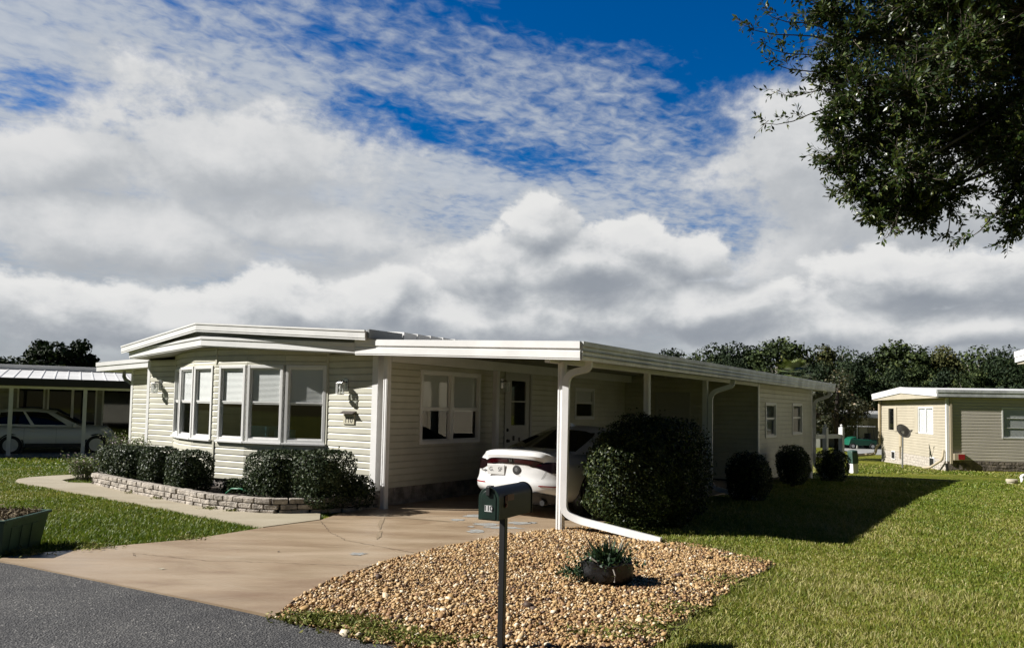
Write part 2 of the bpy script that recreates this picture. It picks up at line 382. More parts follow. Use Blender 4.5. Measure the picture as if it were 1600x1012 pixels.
DRIVE_R = [(-1.72, 5.70), (-1.73, 6.0), (-1.7, 6.3), (-1.62, 6.83), (-1.26, 7.75), (-0.69, 8.65), (0.04, 9.59), (0.62, 10.0)]
DRIVE_L = [(-4.98, 7.46), (-5.01, 7.59), (-4.92, 7.79), (-4.7, 7.91), (-4.36, 8.2), (-3.64, 8.78), (-3.12, 9.66), (-2.57, 10.38)]
drive = [p for p in DRIVE_R] + [W(0.12, 0.3)[:2], W(0.12, 8.75)[:2], W(-3.28, 8.75)[:2], W(-3.28, 0.0)[:2], W(-3.2, -0.75)[:2]] + list(reversed(DRIVE_L))
sheet('driveway', drive, 0.026, M['drive'])
path_poly = [(-2.58, 10.39), (-3.12, 9.67), (-4.44, 10.68), (-5.94, 11.87), (-8.03, 13.43), (-8.93, 14.03), (-9.42, 14.5), (-9.6, 14.85), (-9.6, 15.2), (-9.4, 15.6), (-8.95, 16.1), (-8.3, 15.9),
             (-8.45, 15.52), (-8.72, 15.31), (-8.72, 14.8), (-8.35, 14.40), (-7.9, 14.33), (-7.3, 13.9), (-6.5, 13.25), (-5.1, 12.05), (-3.95, 11.25), (-3.3, 11.0), (-2.75, 11.1)]
sheet('garden_path', path_poly, 0.034, M['path'])

def patch_sheet(name, pts, z, material):
    mb = MB()
    for cx, cy, rx, ry, a, sd in pts:
        r = random.Random(sd); n = 16; poly = []
        for k in range(n):
            t = 2*PI*k/n; q = 1 + r.uniform(-0.35, 0.35)
            x, y = math.cos(t)*rx*q, math.sin(t)*ry*q
            poly.append((cx + x*math.cos(a) - y*math.sin(a), cy + x*math.sin(a) + y*math.cos(a)))
        o = len(mb.v); mb.v += [(x, y, z) for x, y in poly]; mb.f.append(tuple(o+i for i in range(n))); mb.mi.append(0)
    o = mb.build(name, material, recalc=False); tag(o, kind='structure'); return o
patch_sheet('driveway_worn_patch', [(-0.72, 10.62, 0.10, 0.09, 0, 1), (-0.42, 11.02, 0.24, 0.14, 0, 2), (-0.30, 10.28, 0.19, 0.11, -0.2, 3), (-0.06, 10.02, 0.24, 0.11, 0, 4), (-0.42, 9.68, 0.10, 0.13, 0.3, 5), (0.14, 10.45, 0.15, 0.12, 0, 6), (0.32, 10.50, 0.08, 0.07, 0, 7), (-0.50, 10.05, 0.05, 0.05, 0, 9), (-1.59, 8.08, 0.085, 0.08, 0, 8)], 0.030, M['patch'])
patch_sheet('driveway_pale_streak', [(-1.72, 10.25, 0.03, 0.55, 0.12, 11), (-1.58, 9.3, 0.025, 0.35, 0.12, 12), (-1.2, 10.6, 0.45, 0.03, -0.35, 13)], 0.0302, M['palestain'])

def crack(pts, w, seed):
    r = random.Random(seed); P = []
    for a, b in zip(pts[:-1], pts[1:]):
        n = 14
        for k in range(n): t = k/n; P.append((a[0]+(b[0]-a[0])*t + r.uniform(-.012, .012), a[1]+(b[1]-a[1])*t + r.uniform(-.012, .012)))
    P.append(pts[-1]); mb = MB()
    for i in range(len(P)-1):
        a, b = Vector(P[i]), Vector(P[i+1]); d = (b-a).normalized(); n = Vector((-d.y, d.x))*w*r.uniform(0.4, 1)
        mb.quad((a.x-n.x, a.y-n.y, 0.0295), (b.x-n.x, b.y-n.y, 0.0295), (b.x+n.x, b.y+n.y, 0.0295), (a.x+n.x, a.y+n.y, 0.0295))
    tag(mb.build('driveway_crack', M['cracks'], recalc=False), kind='structure')
crack([(-2.55, 10.3), (-2.2, 9.4), (-1.9, 8.88), (-1.35, 8.45), (-1.0, 8.2)], 0.006, 1)
crack([(-3.9, 7.9), (-3.0, 7.6), (-2.2, 7.55), (-1.35, 7.5)], 0.004, 2)
crack([(-2.5, 10.4), (-1.6, 10.75), (-0.6, 11.0), (0.4, 10.4)], 0.005, 3)

# ------------------------------------------------------------------ shared builders
def clap(mb, p0, p1, out, z0, z1, openings=(), course=0.106, depth=0.017, ztop=None, mi=0):
    """lap siding from p0 to p1 (2-d), courses stepping out at the bottom; openings (t0,t1,za,zb)"""
    p0 = Vector(p0); p1 = Vector(p1); Lw = (p1-p0).length; d = (p1-p0)/Lw; o = Vector(out).normalized()
    zs = []; k = 0
    while z0 + k*course < z1 - 1e-6: zs.append(z0 + k*course); k += 1
    zs.append(z1)
    extra = [z + course*q for z in zs[:-1] for q in (0.70, 0.92) if z + course*q < z1 - 0.004]
    brk = sorted(set([round(z, 5) for z in zs + extra] + [round(z, 5) for op in openings for z in op[2:4] if z0 < z < z1]))
    def off(z, top):
        k = (z - z0)/course; fr = k - math.floor(k + 1e-6)
        if top and fr < 1e-4: fr = 1.0
        return depth if fr < 0.70 else depth*max(0.12, 1 - 0.88*(fr-0.70)/0.22)
    def P(t, z, q): a = p0 + d*t + o*q; return (a.x, a.y, z)
    for za, zb in zip(brk[:-1], brk[1:]):
        segs = [(0.0, Lw)]
        for (t0, t1, oa, ob) in openings:
            if oa < zb - 1e-4 and ob > za + 1e-4:
                ns = []
                for a, b in segs:
                    if t0 > a: ns.append((a, min(b, t0)))
                    if t1 < b: ns.append((max(a, t1), b))
                segs = [s for s in ns if s[1] - s[0] > 1e-4]
        qa, qb = off(za, False), off(zb, True)
        for a, b in segs:
            if ztop:
                if za >= max(ztop(a), ztop(b), ztop((a+b)/2)): continue
            mb.quad(P(a, za, qa), P(b, za, qa), P(b, zb, qb), P(a, zb, qb), mi)
            if any(abs(za - z) < 1e-4 for z in zs): mb.quad(P(a, za, 0), P(b, za, 0), P(b, za, qa), P(a, za, qa), mi)

class Fr:
    """a vertical panel frame: t along the wall, n outward, z up"""
    def __init__(s, p0, p1, out):
        s.p = Vector((p0[0], p0[1], 0)); d = Vector((p1[0]-p0[0], p1[1]-p0[1], 0)); s.L = d.length; s.d = d.normalized()
        s.o = Vector((out[0], out[1], 0)).normalized(); s.M = Matrix((s.d, s.o, (0, 0, 1))).transposed()
    def pt(s, t, n, z): return s.p + s.d*t + s.o*n + Vector((0, 0, z))
    def box(s, mb, t0, t1, n0, n1, z0, z1, mi=0):
        mb.hexa([s.pt(t0, n0, z0), s.pt(t1, n0, z0), s.pt(t1, n1, z0), s.pt(t0, n1, z0), s.pt(t0, n0, z1), s.pt(t1, n0, z1), s.pt(t1, n1, z1), s.pt(t0, n1, z1)], mi)

def window(fr, t0, t1, z0, z1, parent, frame_mat, lights=1, fw=0.045, split=0.5, blind=0.0, sill=False, glass=None, proud=0.03, sash=True, hbars=0, blind_gap=0.012):
    mb = MB()
    b = fr.box
    b(mb, t0-fw, t0, -0.05, proud, z0-fw, z1+fw); b(mb, t1, t1+fw, -0.05, proud, z0-fw, z1+fw)
    b(mb, t0, t1, -0.05, proud-0.002, z1, z1+fw); b(mb, t0, t1, -0.05, proud-0.002, z0-fw, z0)
    wl = (t1-t0)/lights; gl = MB(); bl = MB(); sm = MB()
    for i in range(lights):
        a = t0 + i*wl; c = a + wl
        if i > 0: b(mb, a-fw*0.8, a+fw*0.8, -0.05, proud-0.003, z0, z1)
        a1 = a + (fw*0.8 if i > 0 else 0); c1 = c - (fw*0.8 if i < lights-1 else 0)
        zm = z0 + (z1-z0)*split; s = 0.024
        if sash:
            for (q0, q1, dn) in ((z0, zm+0.02, 0.0), (zm+0.0201, z1, 0.008)):
                b(sm, a1, a1+s, -0.022, dn, q0, q1); b(sm, c1-s, c1, -0.022, dn, q0, q1)
                b(sm, a1+s, c1-s, -0.022, dn-0.001, q0, q0+s); b(sm, a1+s, c1-s, -0.022, dn-0.001, q1-s, q1)
        for k in range(1, hbars+1):
            zz = z0 + (z1-z0)*k/(hbars+1); b(sm, a1, c1, -0.03, 0.0, zz-0.008, zz+0.008)
        gl.quad(fr.pt(a1, -0.014, z0), fr.pt(c1, -0.014, z0), fr.pt(c1, -0.014, z1), fr.pt(a1, -0.014, z1))
        if blind > 0:
            zb = z1 - (z1-z0)*blind; z = z1 - 0.01
            while z > zb:
                bl.hexa([fr.pt(a1+0.01, -0.026, z-0.021), fr.pt(c1-0.01, -0.026, z-0.021), fr.pt(c1-0.01, -0.024, z-0.021), fr.pt(a1+0.01, -0.024, z-0.021),
                         fr.pt(a1+0.01, -0.036, z), fr.pt(c1-0.01, -0.036, z), fr.pt(c1-0.01, -0.034, z), fr.pt(a1+0.01, -0.034, z)])
                z -= 0.0205
            bl.hexa([fr.pt(a1+0.01, -0.038, zb-0.02), fr.pt(c1-0.01, -0.038, zb-0.02), fr.pt(c1-0.01, -0.024, zb-0.02), fr.pt(a1+0.01, -0.024, zb-0.02),
                     fr.pt(a1+0.01, -0.038, zb), fr.pt(c1-0.01, -0.038, zb), fr.pt(c1-0.01, -0.024, zb), fr.pt(a1+0.01, -0.024, zb)])
    w = mb.build('window', frame_mat, parent, bevel=0.004)
    if sm.f: sm.build('sash', frame_mat, w)
    gl.build('pane', glass or M['glass'], w, recalc=False)
    if bl.f: bl.build('blind', M['blind'], w)
    if sill:
        sb = MB(); b(sb, t0-fw-0.02, t1+fw+0.02, 0.0, proud+0.035, z0-fw-0.035, z0-fw-0.001); sb.build('sill', frame_mat, w, bevel=0.004)
    return w

def strip_along(mb, pts, prof, mi=0):
    """extrude a (out, z) profile along a 2-d+z polyline: pts (x,y,z,ox,oy) with outward direction"""
    n = len(prof); o = len(mb.v)
    for (x, y, z, ox, oy) in pts:
        for a, h in prof: mb.v.append((x + ox*a, y + oy*a, z + h))
    for i in range(len(pts)-1):
        for j in range(n):
            k = (j+1) % n
            mb.f.append((o+i*n+j, o+i*n+k, o+(i+1)*n+k, o+(i+1)*n+j)); mb.mi.append(mi)
    mb.f.append(tuple(o+j for j in reversed(range(n)))); mb.mi.append(mi)
    e = o+(len(pts)-1)*n; mb.f.append(tuple(e+j for j in range(n))); mb.mi.append(mi)

# ------------------------------------------------------------------ the main mobile home
home = thing('mobile_home', 'cream sided mobile home with a bowed six-pane front window and white double eave', 'house', HO, HA)
UL, UR, WF, WB = -9.76, -3.30, 0.05, 14.6
BOWS = 0.760
bow = [(-8.78, WF)]
for a in (25, 15, 5, -5, -15, -25):
    bow.append((bow[-1][0] + BOWS*math.cos(R(a)), bow[-1][1] - BOWS*math.sin(R(a))))
mb = MB(); Z0 = 0.30; Z1 = 2.42
clap(mb, (UL, WF), bow[0], (0, -1), Z0, Z1)
clap(mb, bow[-1], (UR, WF), (0, -1), Z0, Z1)
WZ0, WZ1 = 0.985, 2.205
bowfr = []
for i in range(6):
    p, q = bow[i], bow[i+1]; d = Vector((q[0]-p[0], q[1]-p[1])).normalized(); o = (d.y, -d.x)
    if o[1] > 0: o = (-o[0], -o[1])
    a, b = 0.035, BOWS-0.035
    if i == 2: b = BOWS - 0.105
    if i == 3: a = 0.095
    clap(mb, p, q, o, Z0, Z1 + 0.13, [(a-0.03, b+0.03, WZ0-0.03, WZ1+0.03)])
    bowfr.append((Fr(p, q, o), a, b))
side_open = [(1.05-WF, 2.68-WF, 0.97, 2.20), (3.49-WF, 4.40-WF, 0.31, 2.30), (6.22-WF, 7.10-WF, 1.37, 2.07)]
clap(mb, (UR, WF), (UR, WB), (1, 0), Z0, 2.52, side_open)
clap(mb, (UL, WF), (UL, WB), (-1, 0), Z0, 2.52)
mb.quad((UL, WB, Z0), (UR, WB, Z0), (UR, WB, 2.5), (UL, WB, 2.5))
mb.build('wall', M['siding'], home, recalc=False)
# interior: floor and back partition so the panes look into a dim room
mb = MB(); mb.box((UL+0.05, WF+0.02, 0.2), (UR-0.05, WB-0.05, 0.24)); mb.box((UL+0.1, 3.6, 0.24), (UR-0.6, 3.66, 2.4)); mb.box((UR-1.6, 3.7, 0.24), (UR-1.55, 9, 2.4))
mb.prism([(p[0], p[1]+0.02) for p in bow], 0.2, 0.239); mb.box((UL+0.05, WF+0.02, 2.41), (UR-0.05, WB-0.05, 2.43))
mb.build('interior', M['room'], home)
mb = MB(); mb.box((-6.35, 0.0, 0.24), (-5.85, 0.4, 1.20)); mb.box((-5.75, 0.05, 0.24), (-5.55, 0.35, 1.14)); mb.build('teal_cabinet', M['teal'], home)  # teal blocks stand in for a reflection in the lower panes
# skirting
mb = MB()
skirt = [(UL+0.03, WF+0.02)] + [(p[0], p[1]+0.03) for p in bow] + [(UR-0.02, WF+0.02), (UR-0.02, WB)]
for p, q in zip(skirt[:-1], skirt[1:]):
    d = Vector((q[0]-p[0], q[1]-p[1])); Ls = d.length; d.normalize(); o = Vector((d.y, -d.x))
    f = Fr(p, q, o); r = random.Random(3)
    for row in range(3):
        t = -0.1*(row % 2)
        while t < Ls:
            w = r.uniform(0.16, 0.26); n = r.uniform(0.0, 0.012)
            f.box(mb, max(t, 0)+0.004, min(t+w-0.006, Ls), -0.03, n, row*0.1 + 0.003, row*0.1 + 0.094)
            t += w
    f.box(mb, 0, Ls, -0.06, -0.012, 0.0, 0.302)
mb.build('skirting', M['skirt'], home)
# corner trims
mb = MB()
mb.box((UR-0.10, WF-0.022, Z0-0.02), (UR+0.022, WF+0.0, 2.42)); mb.box((UR+0.0, WF+0.0, Z0-0.02), (UR+0.022, WF+0.10, 2.42))
mb.build('corner_trim', M['white'], home)
mb = MB(); mb.box((UL-0.022, WF-0.022, Z0-0.02), (UL+0.07, WF+0.0, 2.42)); mb.box((UL-0.022, WF, Z0-0.02), (UL, WF+0.07, 2.42)); mb.build('corner_trim', M['white'], home)
for p in (bow[0], bow[3], bow[6]):
    mb = MB(); r = 0.022; mb.box((p[0]-r, p[1]-0.03, Z0-0.01), (p[0]+r, p[1]+0.01, 2.50 if p is not bow[3] else WZ0-0.06))
    mb.build('joint_trim', M['siding'], home)
mb = MB(); mb.box((bow[3][0]-0.02, bow[3][1]-0.028, WZ1+0.06), (bow[3][0]+0.02, bow[3][1]+0.01, 2.52)); mb.build('joint_trim', M['siding'], home)
for fr, a, b in bowfr:
    window(fr, a+0.04, b-0.04, WZ0+0.02, WZ1-0.02, home, M['white'], fw=0.05, split=0.49, blind=0.5, sill=True, proud=0.032)
# window and door under the carport
frR = Fr((UR, 0), (UR, 10), (1, 0))
window(frR, 1.09, 2.64, 1.02, 2.155, home, M['white'], lights=2, fw=0.055, split=0.46, blind=0.54, proud=0.035)
window(frR, 6.26, 7.06, 1.42, 2.03, home, M['white'], fw=0.05, split=0.5, blind=0.4)
mb = MB(); f = frR
f.box(mb, 3.47, 3.53, -0.03, 0.04, 0.28, 2.33); f.box(mb, 4.36, 4.42, -0.03, 0.04, 0.28, 2.33); f.box(mb, 3.53, 4.36, -0.03, 0.039, 2.27, 2.33)
f.box(mb, 3.53, 3.72, -0.02, 0.015, 0.30, 2.27); f.box(mb, 4.22, 4.36, -0.02, 0.015, 0.30, 2.27)
f.box(mb, 3.72, 4.22, -0.02, 0.014, 2.13, 2.27); f.box(mb, 3.72, 4.22, -0.02, 0.014, 0.30, 1.26); f.box(mb, 3.72, 4.22, -0.015, 0.02, 1.71, 1.74)
door = mb.build('door', M['door'], home, bevel=0.004)
mb = MB(); mb.quad(f.pt(3.72, -0.01, 1.26), f.pt(4.22, -0.01, 1.26), f.pt(4.22, -0.01, 2.13), f.pt(3.72, -0.01, 2.13)); mb.build('pane', M['carglass'], door, recalc=False)
mb = MB(); mb.lathe(tuple(f.pt(3.59, 0.015, 1.17)), [(0.032, 0), (0.034, 0.012), (0.02, 0.03), (0.0, 0.035)], 12, ax=0); mb.build('deadbolt', M['black'], door, smooth=40)
mb = MB(); mb.lathe(tuple(f.pt(3.59, 0.015, 0.96)), [(0.032, 0), (0.034, 0.012), (0.02, 0.03), (0.03, 0.05), (0.0, 0.06)], 12, ax=0); mb.build('handle', M['black'], door, smooth=40)
for t, z, sz in ((3.80, 1.02, 0.06), (4.00, 0.99, 0.05), (3.73, 0.86, 0.03)):
    mb = MB(); f.box(mb, t-sz/2, t+sz/2, 0.0151, 0.03, z-sz, z+sz*0.6); mb.build('door_ornament', M['brown'], door, bevel=0.008)
# lower eave: fascia following the gable, with soffit
LOW = [(-9.89, -0.30, 2.44), (-6.76, -0.75, 2.557), (-3.455, -0.30, 2.375)]
def front_dir(i): return (0.0, -1.0)
fas = [(0, 0), (0.0, 0.02), (0.014, 0.02), (0.014, 0.125), (0.03, 0.13), (0.03, 0.17), (0.018, 0.176), (-0.04, 0.176), (-0.04, 0)]
mb = MB(); strip_along(mb, [(u, w, z, 0, -1) for u, w, z in LOW], fas); mb.build('fascia', M['white_metal'], home)
mb = MB()
bandp = [(0, 0.17), (0.0, 0.30), (-0.05, 0.30), (-0.05, 0.17)]
strip_along(mb, [(u, w+0.07, z, 0, -1) for u, w, z in LOW], bandp); mb.build('eave_band', M['grey'], home)  # grey stands in for the shadow in the recess between eaves
mb = MB()
Ls, Ps, Rs = LOW
zsof = 0.012
mb.add([(Ls[0], Ls[1]+0.03, Ls[2]+zsof), (Ps[0], Ps[1]+0.03, Ps[2]+zsof), (Rs[0], Rs[1]+0.03, Rs[2]+zsof), (Rs[0], 0.3, Rs[2]+zsof), (Ps[0], 0.3, Ps[2]+zsof), (Ls[0], 0.3, Ls[2]+zsof)], [(0, 1, 4, 5), (1, 2, 3, 4)])
mb.build('soffit', M['soffit'], home, recalc=False)
# the left eave of the lower tier runs back along the left wall
mb = MB(); strip_along(mb, [(-9.89, -0.30, 2.44, -1, 0), (-9.89, WB, 2.44, -1, 0)], fas); mb.build('fascia', M['white_metal'], home)
# upper roof
UPF = [(-10.13, -0.33, 2.575), (-6.84, -0.80, 2.845), (-3.13, -0.40, 2.60)]
ROOFT = 0.11
mb = MB()
n = 3
front = UPF; back = [(u, WB+0.3, z) for u, w, z in UPF]
for (A_, B_, C_, D_) in ((0, 1, 1, 0), (1, 2, 2, 1)):
    a, b = front[A_], front[B_]; c, d = back[C_], back[D_]
    up = lambda p: (p[0], p[1], p[2]+ROOFT)
    mb.hexa([a, b, c, d, up(a), up(b), up(c), up(d)])
mb.build('roof', M['roof'], home)
mb = MB()
lip = [(0, -0.03), (0.012, -0.03), (0.012, 0.0), (0.02, 0.0), (0.02, ROOFT-0.02), (0.032, ROOFT-0.015), (0.032, ROOFT+0.012), (0.0, ROOFT+0.012)]
strip_along(mb, [(u, w-0.004, z, 0, -1) for u, w, z in UPF], lip)
mb.build('roof_edge', M['white_metal'], home)
mb = MB()
for k in range(44):      # standing ribs of the roof-over pans along the right eave
    w0 = 0.36 + k*0.32
    mb.hexa([(-5.2, w0, 2.752), (-3.06, w0, 2.600), (-3.06, w0+0.30, 2.600), (-5.2, w0+0.30, 2.752), (-5.2, w0, 2.915), (-3.06, w0, 2.757), (-3.06, w0+0.30, 2.742), (-5.2, w0+0.30, 2.90)])
mb.build('roof_panel', M['roof'], home)
mb = MB(); mb.box((-3.12, -0.385, 2.602), (-3.08, 0.34, 2.735)); mb.build('roof_end_cap', M['grey'], home)  # grey box stands in for the shaded end face of the roof slab
# left addition
mb = MB(); clap(mb, (-11.70, 0.78), (UL-0.03, 0.78), (0, -1), 0.28, 2.34); clap(mb, (-11.70, 0.78), (-11.70, 9), (-1, 0), 0.28, 2.4)
ad = mb.build('side_room_wall', M['siding'], home, recalc=False)
mb = MB(); mb.box((-11.72, 0.757, 0.26), (-11.64, 0.779, 2.32)); mb.box((-11.722, 0.779, 0.26), (-11.702, 0.85, 2.32)); mb.build('corner_trim', M['white'], home)
mb = MB(); mb.box((-11.65, 0.80, 0.0), (UL-0.03, 0.85, 0.28)); mb.build('skirting', M['skirt'], home)
mb = MB()
P0 = (-12.74, 0.50, 2.257); P1 = (-9.93, 0.50, 2.345)
mb.hexa([P0, P1, (-9.93, 9.2, 2.345), (-12.74, 9.2, 2.257), (P0[0], P0[1], 2.457), (P1[0], P1[1], 2.545), (-9.93, 9.2, 2.545), (-12.74, 9.2, 2.457)])
mb.build('side_roof', M['white_metal'], home)
mb = MB(); strip_along(mb, [(P0[0], 0.498, 2.257, 0, -1), (P1[0], 0.498, 2.345, 0, -1)], [(0, 0), (0.012, 0), (0.012, 0.11), (0.03, 0.115), (0.03, 0.20), (0, 0.205)]); mb.build('fascia', M['white_metal'], home)
mb = MB(); pf = [(-0.035, -0.025), (0.035, -0.025), (0.035, 0.025), (-0.035, 0.025)]
mb.sweep([(-12.2, 0.85, 2.3), (-12.2, 0.85, 2.15), (-12.1, 0.83, 2.08), (-11.9, 0.82, 2.02), (-11.76, 0.82, 1.95), (-11.76, 0.82, 0.3)], pf); mb.build('downspout', M['grey'], home)

# lamps and the number plaque on the front wall
def wall_lamp(u, w, z, label, face=(0, -1)):
    t = thing('wall_lamp', label, 'wall lamp', W(u, w, z), HA + (0 if face[1] else R(90)), 'wall lanterns on the cream home')
    mb = MB(); mb.box((-0.05, -0.02, -0.095), (0.05, -0.002, 0.095)); mb.build('back_plate', M['nickel'], t, bevel=0.006)
    mb = MB(); mb.tube([(0, -0.02, 0.03), (0, -0.06, 0.055), (0, -0.11, 0.055), (0, -0.13, 0.03)], 0.013, 8); mb.tube([(-0.05, -0.13, 0.03), (0.05, -0.13, 0.03)], 0.01, 8)
    mb.build('arm', M['nickel'], t, smooth=40)
    mb = MB()
    pr = [(0.062, 0.0), (0.068, -0.005), (0.068, -0.02), (0.062, -0.024)]
    mb.lathe((0, -0.13, 0.03), pr, 16); mb.lathe((0, -0.13, -0.165), [(0.06, 0), (0.064, 0.004), (0.064, 0.012), (0.058, 0.016)], 16)
    for k in range(8):
        a = 2*PI*k/8; x, y = math.cos(a)*0.06, -0.13 + math.sin(a)*0.06
        mb.box((x-0.004, y-0.004, -0.155), (x+0.004, y+0.004, 0.01))
    mb.build('cage', M['white'], t)
    mb = MB(); mb.lathe((0, -0.13, -0.15), [(0.053, 0), (0.053, 0.155)], 16); mb.build('glass_shade', M['clear'], t, smooth=50)
    mb = MB(); mb.lathe((0, -0.13, -0.09), [(0.0, 0), (0.024, 0.02), (0.026, 0.04), (0.012, 0.08), (0.012, 0.11)], 12); mb.build('bulb', M['white'], t, smooth=60)
    return t
wall_lamp(-3.985, WF-0.013, 1.92, 'wall lantern on the front wall right of the bow window, above the number plaque')
wall_lamp(-9.30, WF-0.013, 1.92, 'wall lantern on the narrow front wall left of the bow window')
wall_lamp(-3.287, 3.36, 2.06, 'dim wall lantern under the carport beside the white door', (1, 0)).rotation_euler[2] = HA + R(90)

pl = thing('number_plaque', 'cream house number plaque reading 110 under a small dark hood', 'plaque', W(-3.885, WF-0.014, 1.365), HA)
mb = MB(); mb.box((-0.125, -0.022, -0.075), (0.125, -0.002, 0.085)); mb.build('plate', M['plaque'], pl, bevel=0.004)
mb = MB(); mb.hexa([(-0.15, -0.09, 0.088), (0.15, -0.09, 0.088), (0.15, -0.001, 0.125), (-0.15, -0.001, 0.125), (-0.15, -0.09, 0.096), (0.15, -0.09, 0.096), (0.15, -0.001, 0.135), (-0.15, -0.001, 0.135)]); mb.build('hood', M['brown'], pl)
text_mesh('numerals', '110', 0.125, frame_M((0, -0.0235, -0.012), (1, 0, 0), (0, -1, 0)), M['digit'], pl, 0.001)

# ------------------------------------------------------------------ carport
cp = thing('carport', 'white flat roofed carport on slim posts along the right side of the home', 'carport', HO, HA)
CU0, CU1, CW0, CW1 = -3.11, 0.50, -0.30, 14.35
def crz(u): return 2.33 + (0.50 - u)*0.036        # underside
mb = MB(); T = 0.09
mb.hexa([(CU0, CW0+0.03, crz(CU0)), (CU1-0.03, CW0+0.03, crz(CU1)), (CU1-0.03, CW1, crz(CU1)), (CU0, CW1, crz(CU0)),
         (CU0, CW0+0.03, crz(CU0)+T), (CU1-0.03, CW0+0.03, crz(CU1)+T), (CU1-0.03, CW1, crz(CU1)+T), (CU0, CW1, crz(CU0)+T)], 0)
mb.build('roof', M['roof'], cp)
mb = MB(); mb.hexa([(CU0, CW0+0.04, crz(CU0)-0.008), (CU1-0.04, CW0+0.04, crz(CU1)-0.008), (CU1-0.04, 8.74, crz(CU1)-0.008), (CU0, 8.74, crz(CU0)-0.008), (CU0, CW0+0.04, crz(CU0)-0.003), (CU1-0.04, CW0+0.04, crz(CU1)-0.003), (CU1-0.04, 8.74, crz(CU1)-0.003), (CU0, 8.74, crz(CU0)-0.003)])
k = CU0 + 0.25
while k < CU1 - 0.1:                                # pan ribs under the roof
    mb.hexa([(k, CW0+0.05, crz(k)-0.028), (k+0.03, CW0+0.05, crz(k+0.03)-0.028), (k+0.03, 8.7, crz(k+0.03)-0.028), (k, 8.7, crz(k)-0.028),
             (k, CW0+0.05, crz(k)-0.009), (k+0.03, CW0+0.05, crz(k+0.03)-0.009), (k+0.03, 8.7, crz(k+0.03)-0.009), (k, 8.7, crz(k)-0.009)], 0)
    k += 0.305
mb.build('ceiling', M['ceiling'], cp)
mb = MB()
z0L, z0R = 2.362, 2.205
prof = [(0, 0), (0.012, 0), (0.012, 0.02), (0.02, 0.022), (0.02, 0.112), (0.008, 0.12), (0.008, 0.138), (0.03, 0.145), (0.03, 0.232), (0.0, 0.236)]
strip_along(mb, [(-3.44, CW0-0.0, z0L+0.0, 0, -1), (-3.05, CW0, 2.350, 0, -1), (CU1+0.0, CW0, z0R, 0, -1)], [(a, h) for a, h in prof])
mb.build('front_fascia', M['white_metal'], cp)
mb = MB()
gp = [(0, 0), (0.015, 0.002), (0.02, 0.04), (0.032, 0.055), (0.02, 0.07), (0.022, 0.10), (0.036, 0.115), (0.024, 0.13), (0.024, 0.16), (0.04, 0.175), (0.04, 0.232), (-0.09, 0.236), (-0.09, 0.0)]
strip_along(mb, [(CU1, CW0+0.0, z0R, 1, 0), (CU1, CW1, z0R+0.01, 1, 0)], gp)
mb.build('gutter', M['gutter'], cp)
mb = MB(); mb.box((-0.06, CW0+0.06, 2.19), (0.02, 8.7, 2.325)); mb.build('side_beam', M['white_metal'], cp)
mb = MB(); mb.box((-3.12, 0.10, 2.28), (-3.05, 8.6, 2.44)); mb.build('wall_beam', M['white_metal'], cp)
def post(u, w, ztop, s=0.085):
    mb = MB(); h = s/2
    mb.box((u-h, w-h, 0.0), (u+h, w+h, ztop))
    for dx, dy in ((1, 0), (-1, 0), (0, 1), (0, -1)):
        for k in (-1, 1):
            c = (u + dx*(h+0.003) + dy*k*0.022, w + dy*(h+0.003) + dx*k*0.022)
            ex, ey = (0.003, 0.006) if dx else (0.006, 0.003)
            mb.box((c[0]-ex, c[1]-ey, 0.02), (c[0]+ex, c[1]+ey, ztop-0.02))
    mb.box((u-h-0.012, w-h-0.012, 0.0), (u+h+0.012, w+h+0.012, 0.03))
    mb.build('post', M['white_metal'], cp)
post(-3.09, 0.04, 2.44); post(0.035, 0.05, 2.21); post(0.0, 2.78, 2.20); post(0.0, 5.42, 2.20); post(-3.085, 2.92, 2.28, 0.09)
def downspout(path, name='downspout', m=None, parent=None):
    mb = MB(); w, d = 0.042, 0.032
    prof = [(-w, -d), (-w*0.35, -d), (-w*0.3, -d+0.008), (w*0.3, -d+0.008), (w*0.35, -d), (w, -d), (w, d), (-w, d)]
    mb.sweep(path, prof, up=(0.2, -1, 0.05)); return mb.build(name, m or M['white_metal'], parent or cp, smooth=35)
def curve(pts, n=5):
    """round the corners of a polyline"""
    P = [Vector(p) for p in pts]; out = [P[0]]
    for i in range(1, len(P)-1):
        a, b, c = P[i-1], P[i], P[i+1]; r = min((a-b).length, (c-b).length, 0.28)*0.48
        s = b + (a-b).normalized()*r; e = b + (c-b).normalized()*r
        for k in range(n+1):
            t = k/n; out.append(s*(1-t)**2 + b*2*t*(1-t) + e*t*t)
    out.append(P[-1]); return out
gx, gy = 1.80, 9.02     # outlet of the extension, on the gravel
q = Vector(HO); ca, sa = math.cos(-HA), math.sin(-HA)
def toL(x, y, z): dx, dy = x-HO[0], y-HO[1]; return (dx*ca - dy*sa, dx*sa + dy*ca, z)
downspout(curve([(0.42, 0.06, 2.215), (0.42, 0.06, 2.12), (0.125, 0.0, 2.05), (0.115, 0.0, 0.27), toL(0.88, 9.70, 0.19), toL(gx, gy, 0.06)]))
downspout(curve([(0.42, 5.75, 2.215), (0.42, 5.72, 2.10), (0.10, 5.42, 1.95), (0.10, 5.42, 0.2), (0.5, 5.5, 0.09), (1.0, 5.3, 0.05)]))
downspout(curve([(0.42, 14.1, 2.215), (0.42, 14.08, 2.1), (0.06, 13.9, 1.95), (0.06, 13.9, 0.12), (0.3, 13.75, 0.05)]), m=M['gutter'])

